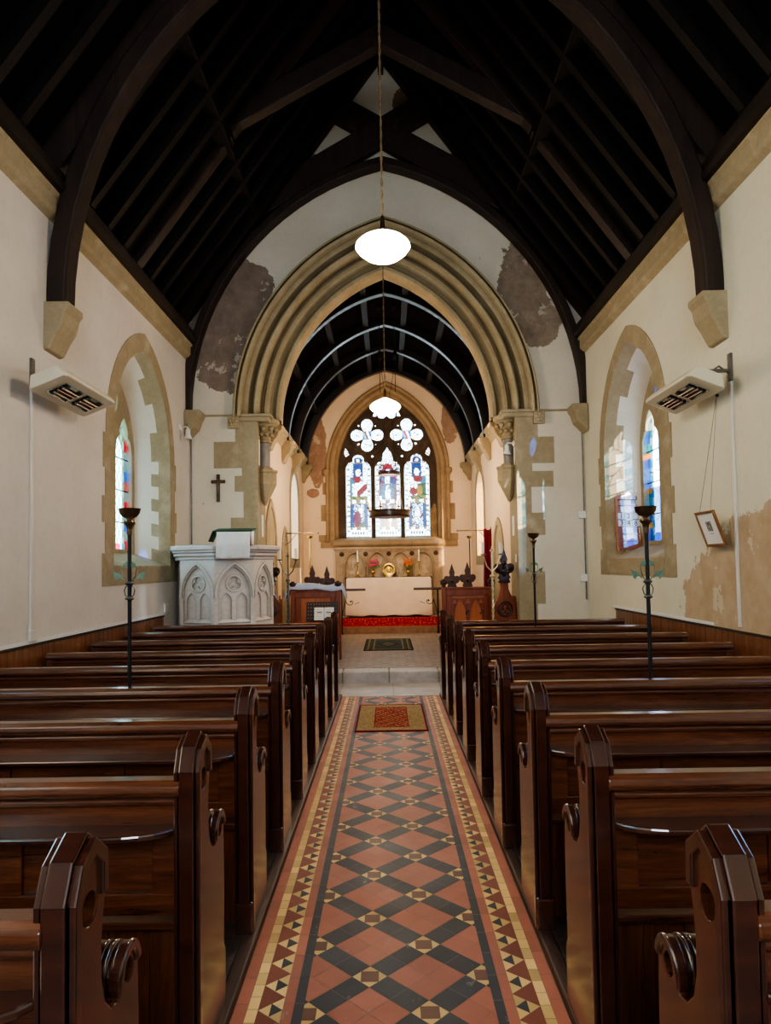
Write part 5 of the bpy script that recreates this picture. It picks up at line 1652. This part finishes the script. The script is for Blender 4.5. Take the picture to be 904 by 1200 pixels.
# ------------------------------------------------------------------ light
wd = bpy.data.worlds.new('sky'); scene.world = wd; wd.use_nodes = True
wn_ = wd.node_tree; bg = wn_.nodes['Background']
bg.inputs['Color'].default_value = (.80, .90, 1.0, 1); bg.inputs['Strength'].default_value = 7.0
def area(name, loc, size, size_y, aim, energy=0, portal=False, color=(1, 1, 1)):
    L = bpy.data.lights.new(name, 'AREA'); L.shape = 'RECTANGLE'; L.size = size; L.size_y = size_y
    L.energy = energy; L.color = color
    if portal: L.cycles.is_portal = True
    o = bpy.data.objects.new(name, L); COL.objects.link(o); o.location = loc
    o.rotation_euler = Vector(aim).to_track_quat('-Z', 'Z').to_euler()
    return o
for s in (-1, 1):
    for w in WIN_Y: area('nave_window_sky', (s * 3.30, w, 2.65), 1.5, 2.2, (-s, 0, 0), portal=True)
    area('chancel_window_sky', (s * 2.45, CHY, 2.6), 1.2, 2.0, (-s, 0, 0), portal=True)
area('east_window_sky', (EC, 16.35, 3.8), 2.4, 3.6, (0, -1, 0), portal=True)
area('west_fill_sky', (0, YB - .45, 4.15), 2.1, 3.9, (0, 1, 0), portal=True)  # sky let in through the added, unseen west opening
sun = bpy.data.lights.new('sun', 'SUN'); sun.energy = 10; sun.angle = .009; sun.color = (1, .92, .8)
so = bpy.data.objects.new('sun', sun); COL.objects.link(so)
so.rotation_euler = Vector((-.5, .78, -.15)).to_track_quat('-Z', 'Y').to_euler()
for s in (-1, 1):
    t = empty('ceiling_spotlight', (s * 1.80, 11.2, 3.95), 0, 'small lit spotlight on the %s cornice of the chancel' % ('left' if s < 0 else 'right'), 'spotlight', 'chancel cornice spotlights')
    mb = MB(); mb.tube([(0, -.06, .0), (-s * .01, .03, -.02)], .022, 10, .034); mb.tube([(0, -.06, 0), (s * .1, -.06, .02)], .008, 6); mb.build('lamp_head', MAT['white'], t, smooth=40)
    mb = MB(); mb.lathe([(0, -.066), (.014, -.0655), (.018, -.06)], (0, 0, 0), 10, 'y'); mb.build('lamp_lens', MAT['bulb'], t)
    L = bpy.data.lights.new('chancel_spot', 'SPOT'); L.energy = 1000; L.color = (1, .68, .42); L.spot_size = 2.0; L.spot_blend = .8; L.shadow_soft_size = .04
    lo = bpy.data.objects.new('chancel_spot', L); COL.objects.link(lo); lo.location = (s * 1.74, 11.32, 3.88)
    lo.rotation_euler = Vector((-s * .38, .9, -.42)).to_track_quat('-Z', 'Y').to_euler()

L = bpy.data.lights.new('corona_fill', 'POINT'); L.energy = 90; L.color = (1, .72, .45); L.shadow_soft_size = .3  # single warm lamp at the corona, added as fill for the chancel
lo = bpy.data.objects.new('corona_fill', L); COL.objects.link(lo); lo.location = (.035, 12.0, 2.75)
# ------------------------------------------------------------------ camera
cam = bpy.data.cameras.new('camera'); co_ = bpy.data.objects.new('camera', cam); COL.objects.link(co_)
cam.sensor_fit = 'HORIZONTAL'; cam.sensor_width = 36
cam.lens = 36 * 808.55 / 904
cam.shift_y = 29.5 / 904
cam.clip_start = .02
pitch, yaw, roll = .0423, -.0021, -.0162
fwd = Vector((sin(yaw) * cos(pitch), cos(yaw) * cos(pitch), sin(pitch)))
rgt = Vector((cos(yaw), -sin(yaw), 0)); up = rgt.cross(fwd)
R_ = rgt * cos(roll) + up * sin(roll); U_ = -rgt * sin(roll) + up * cos(roll)
co_.matrix_world = Matrix(((R_.x, U_.x, -fwd.x, -.016), (R_.y, U_.y, -fwd.y, 0), (R_.z, U_.z, -fwd.z, 1.55), (0, 0, 0, 1)))
scene.camera = co_
scene.view_settings.view_transform = 'AgX'
try: scene.view_settings.look = 'AgX - Medium High Contrast'
except Exception: pass
scene.view_settings.exposure = 1.38
scene.cycles.max_bounces = 8
scene.cycles.diffuse_bounces = 5
scene.cycles.transparent_max_bounces = 12
scene.cycles.caustics_reflective = False
scene.cycles.sample_clamp_indirect = 6
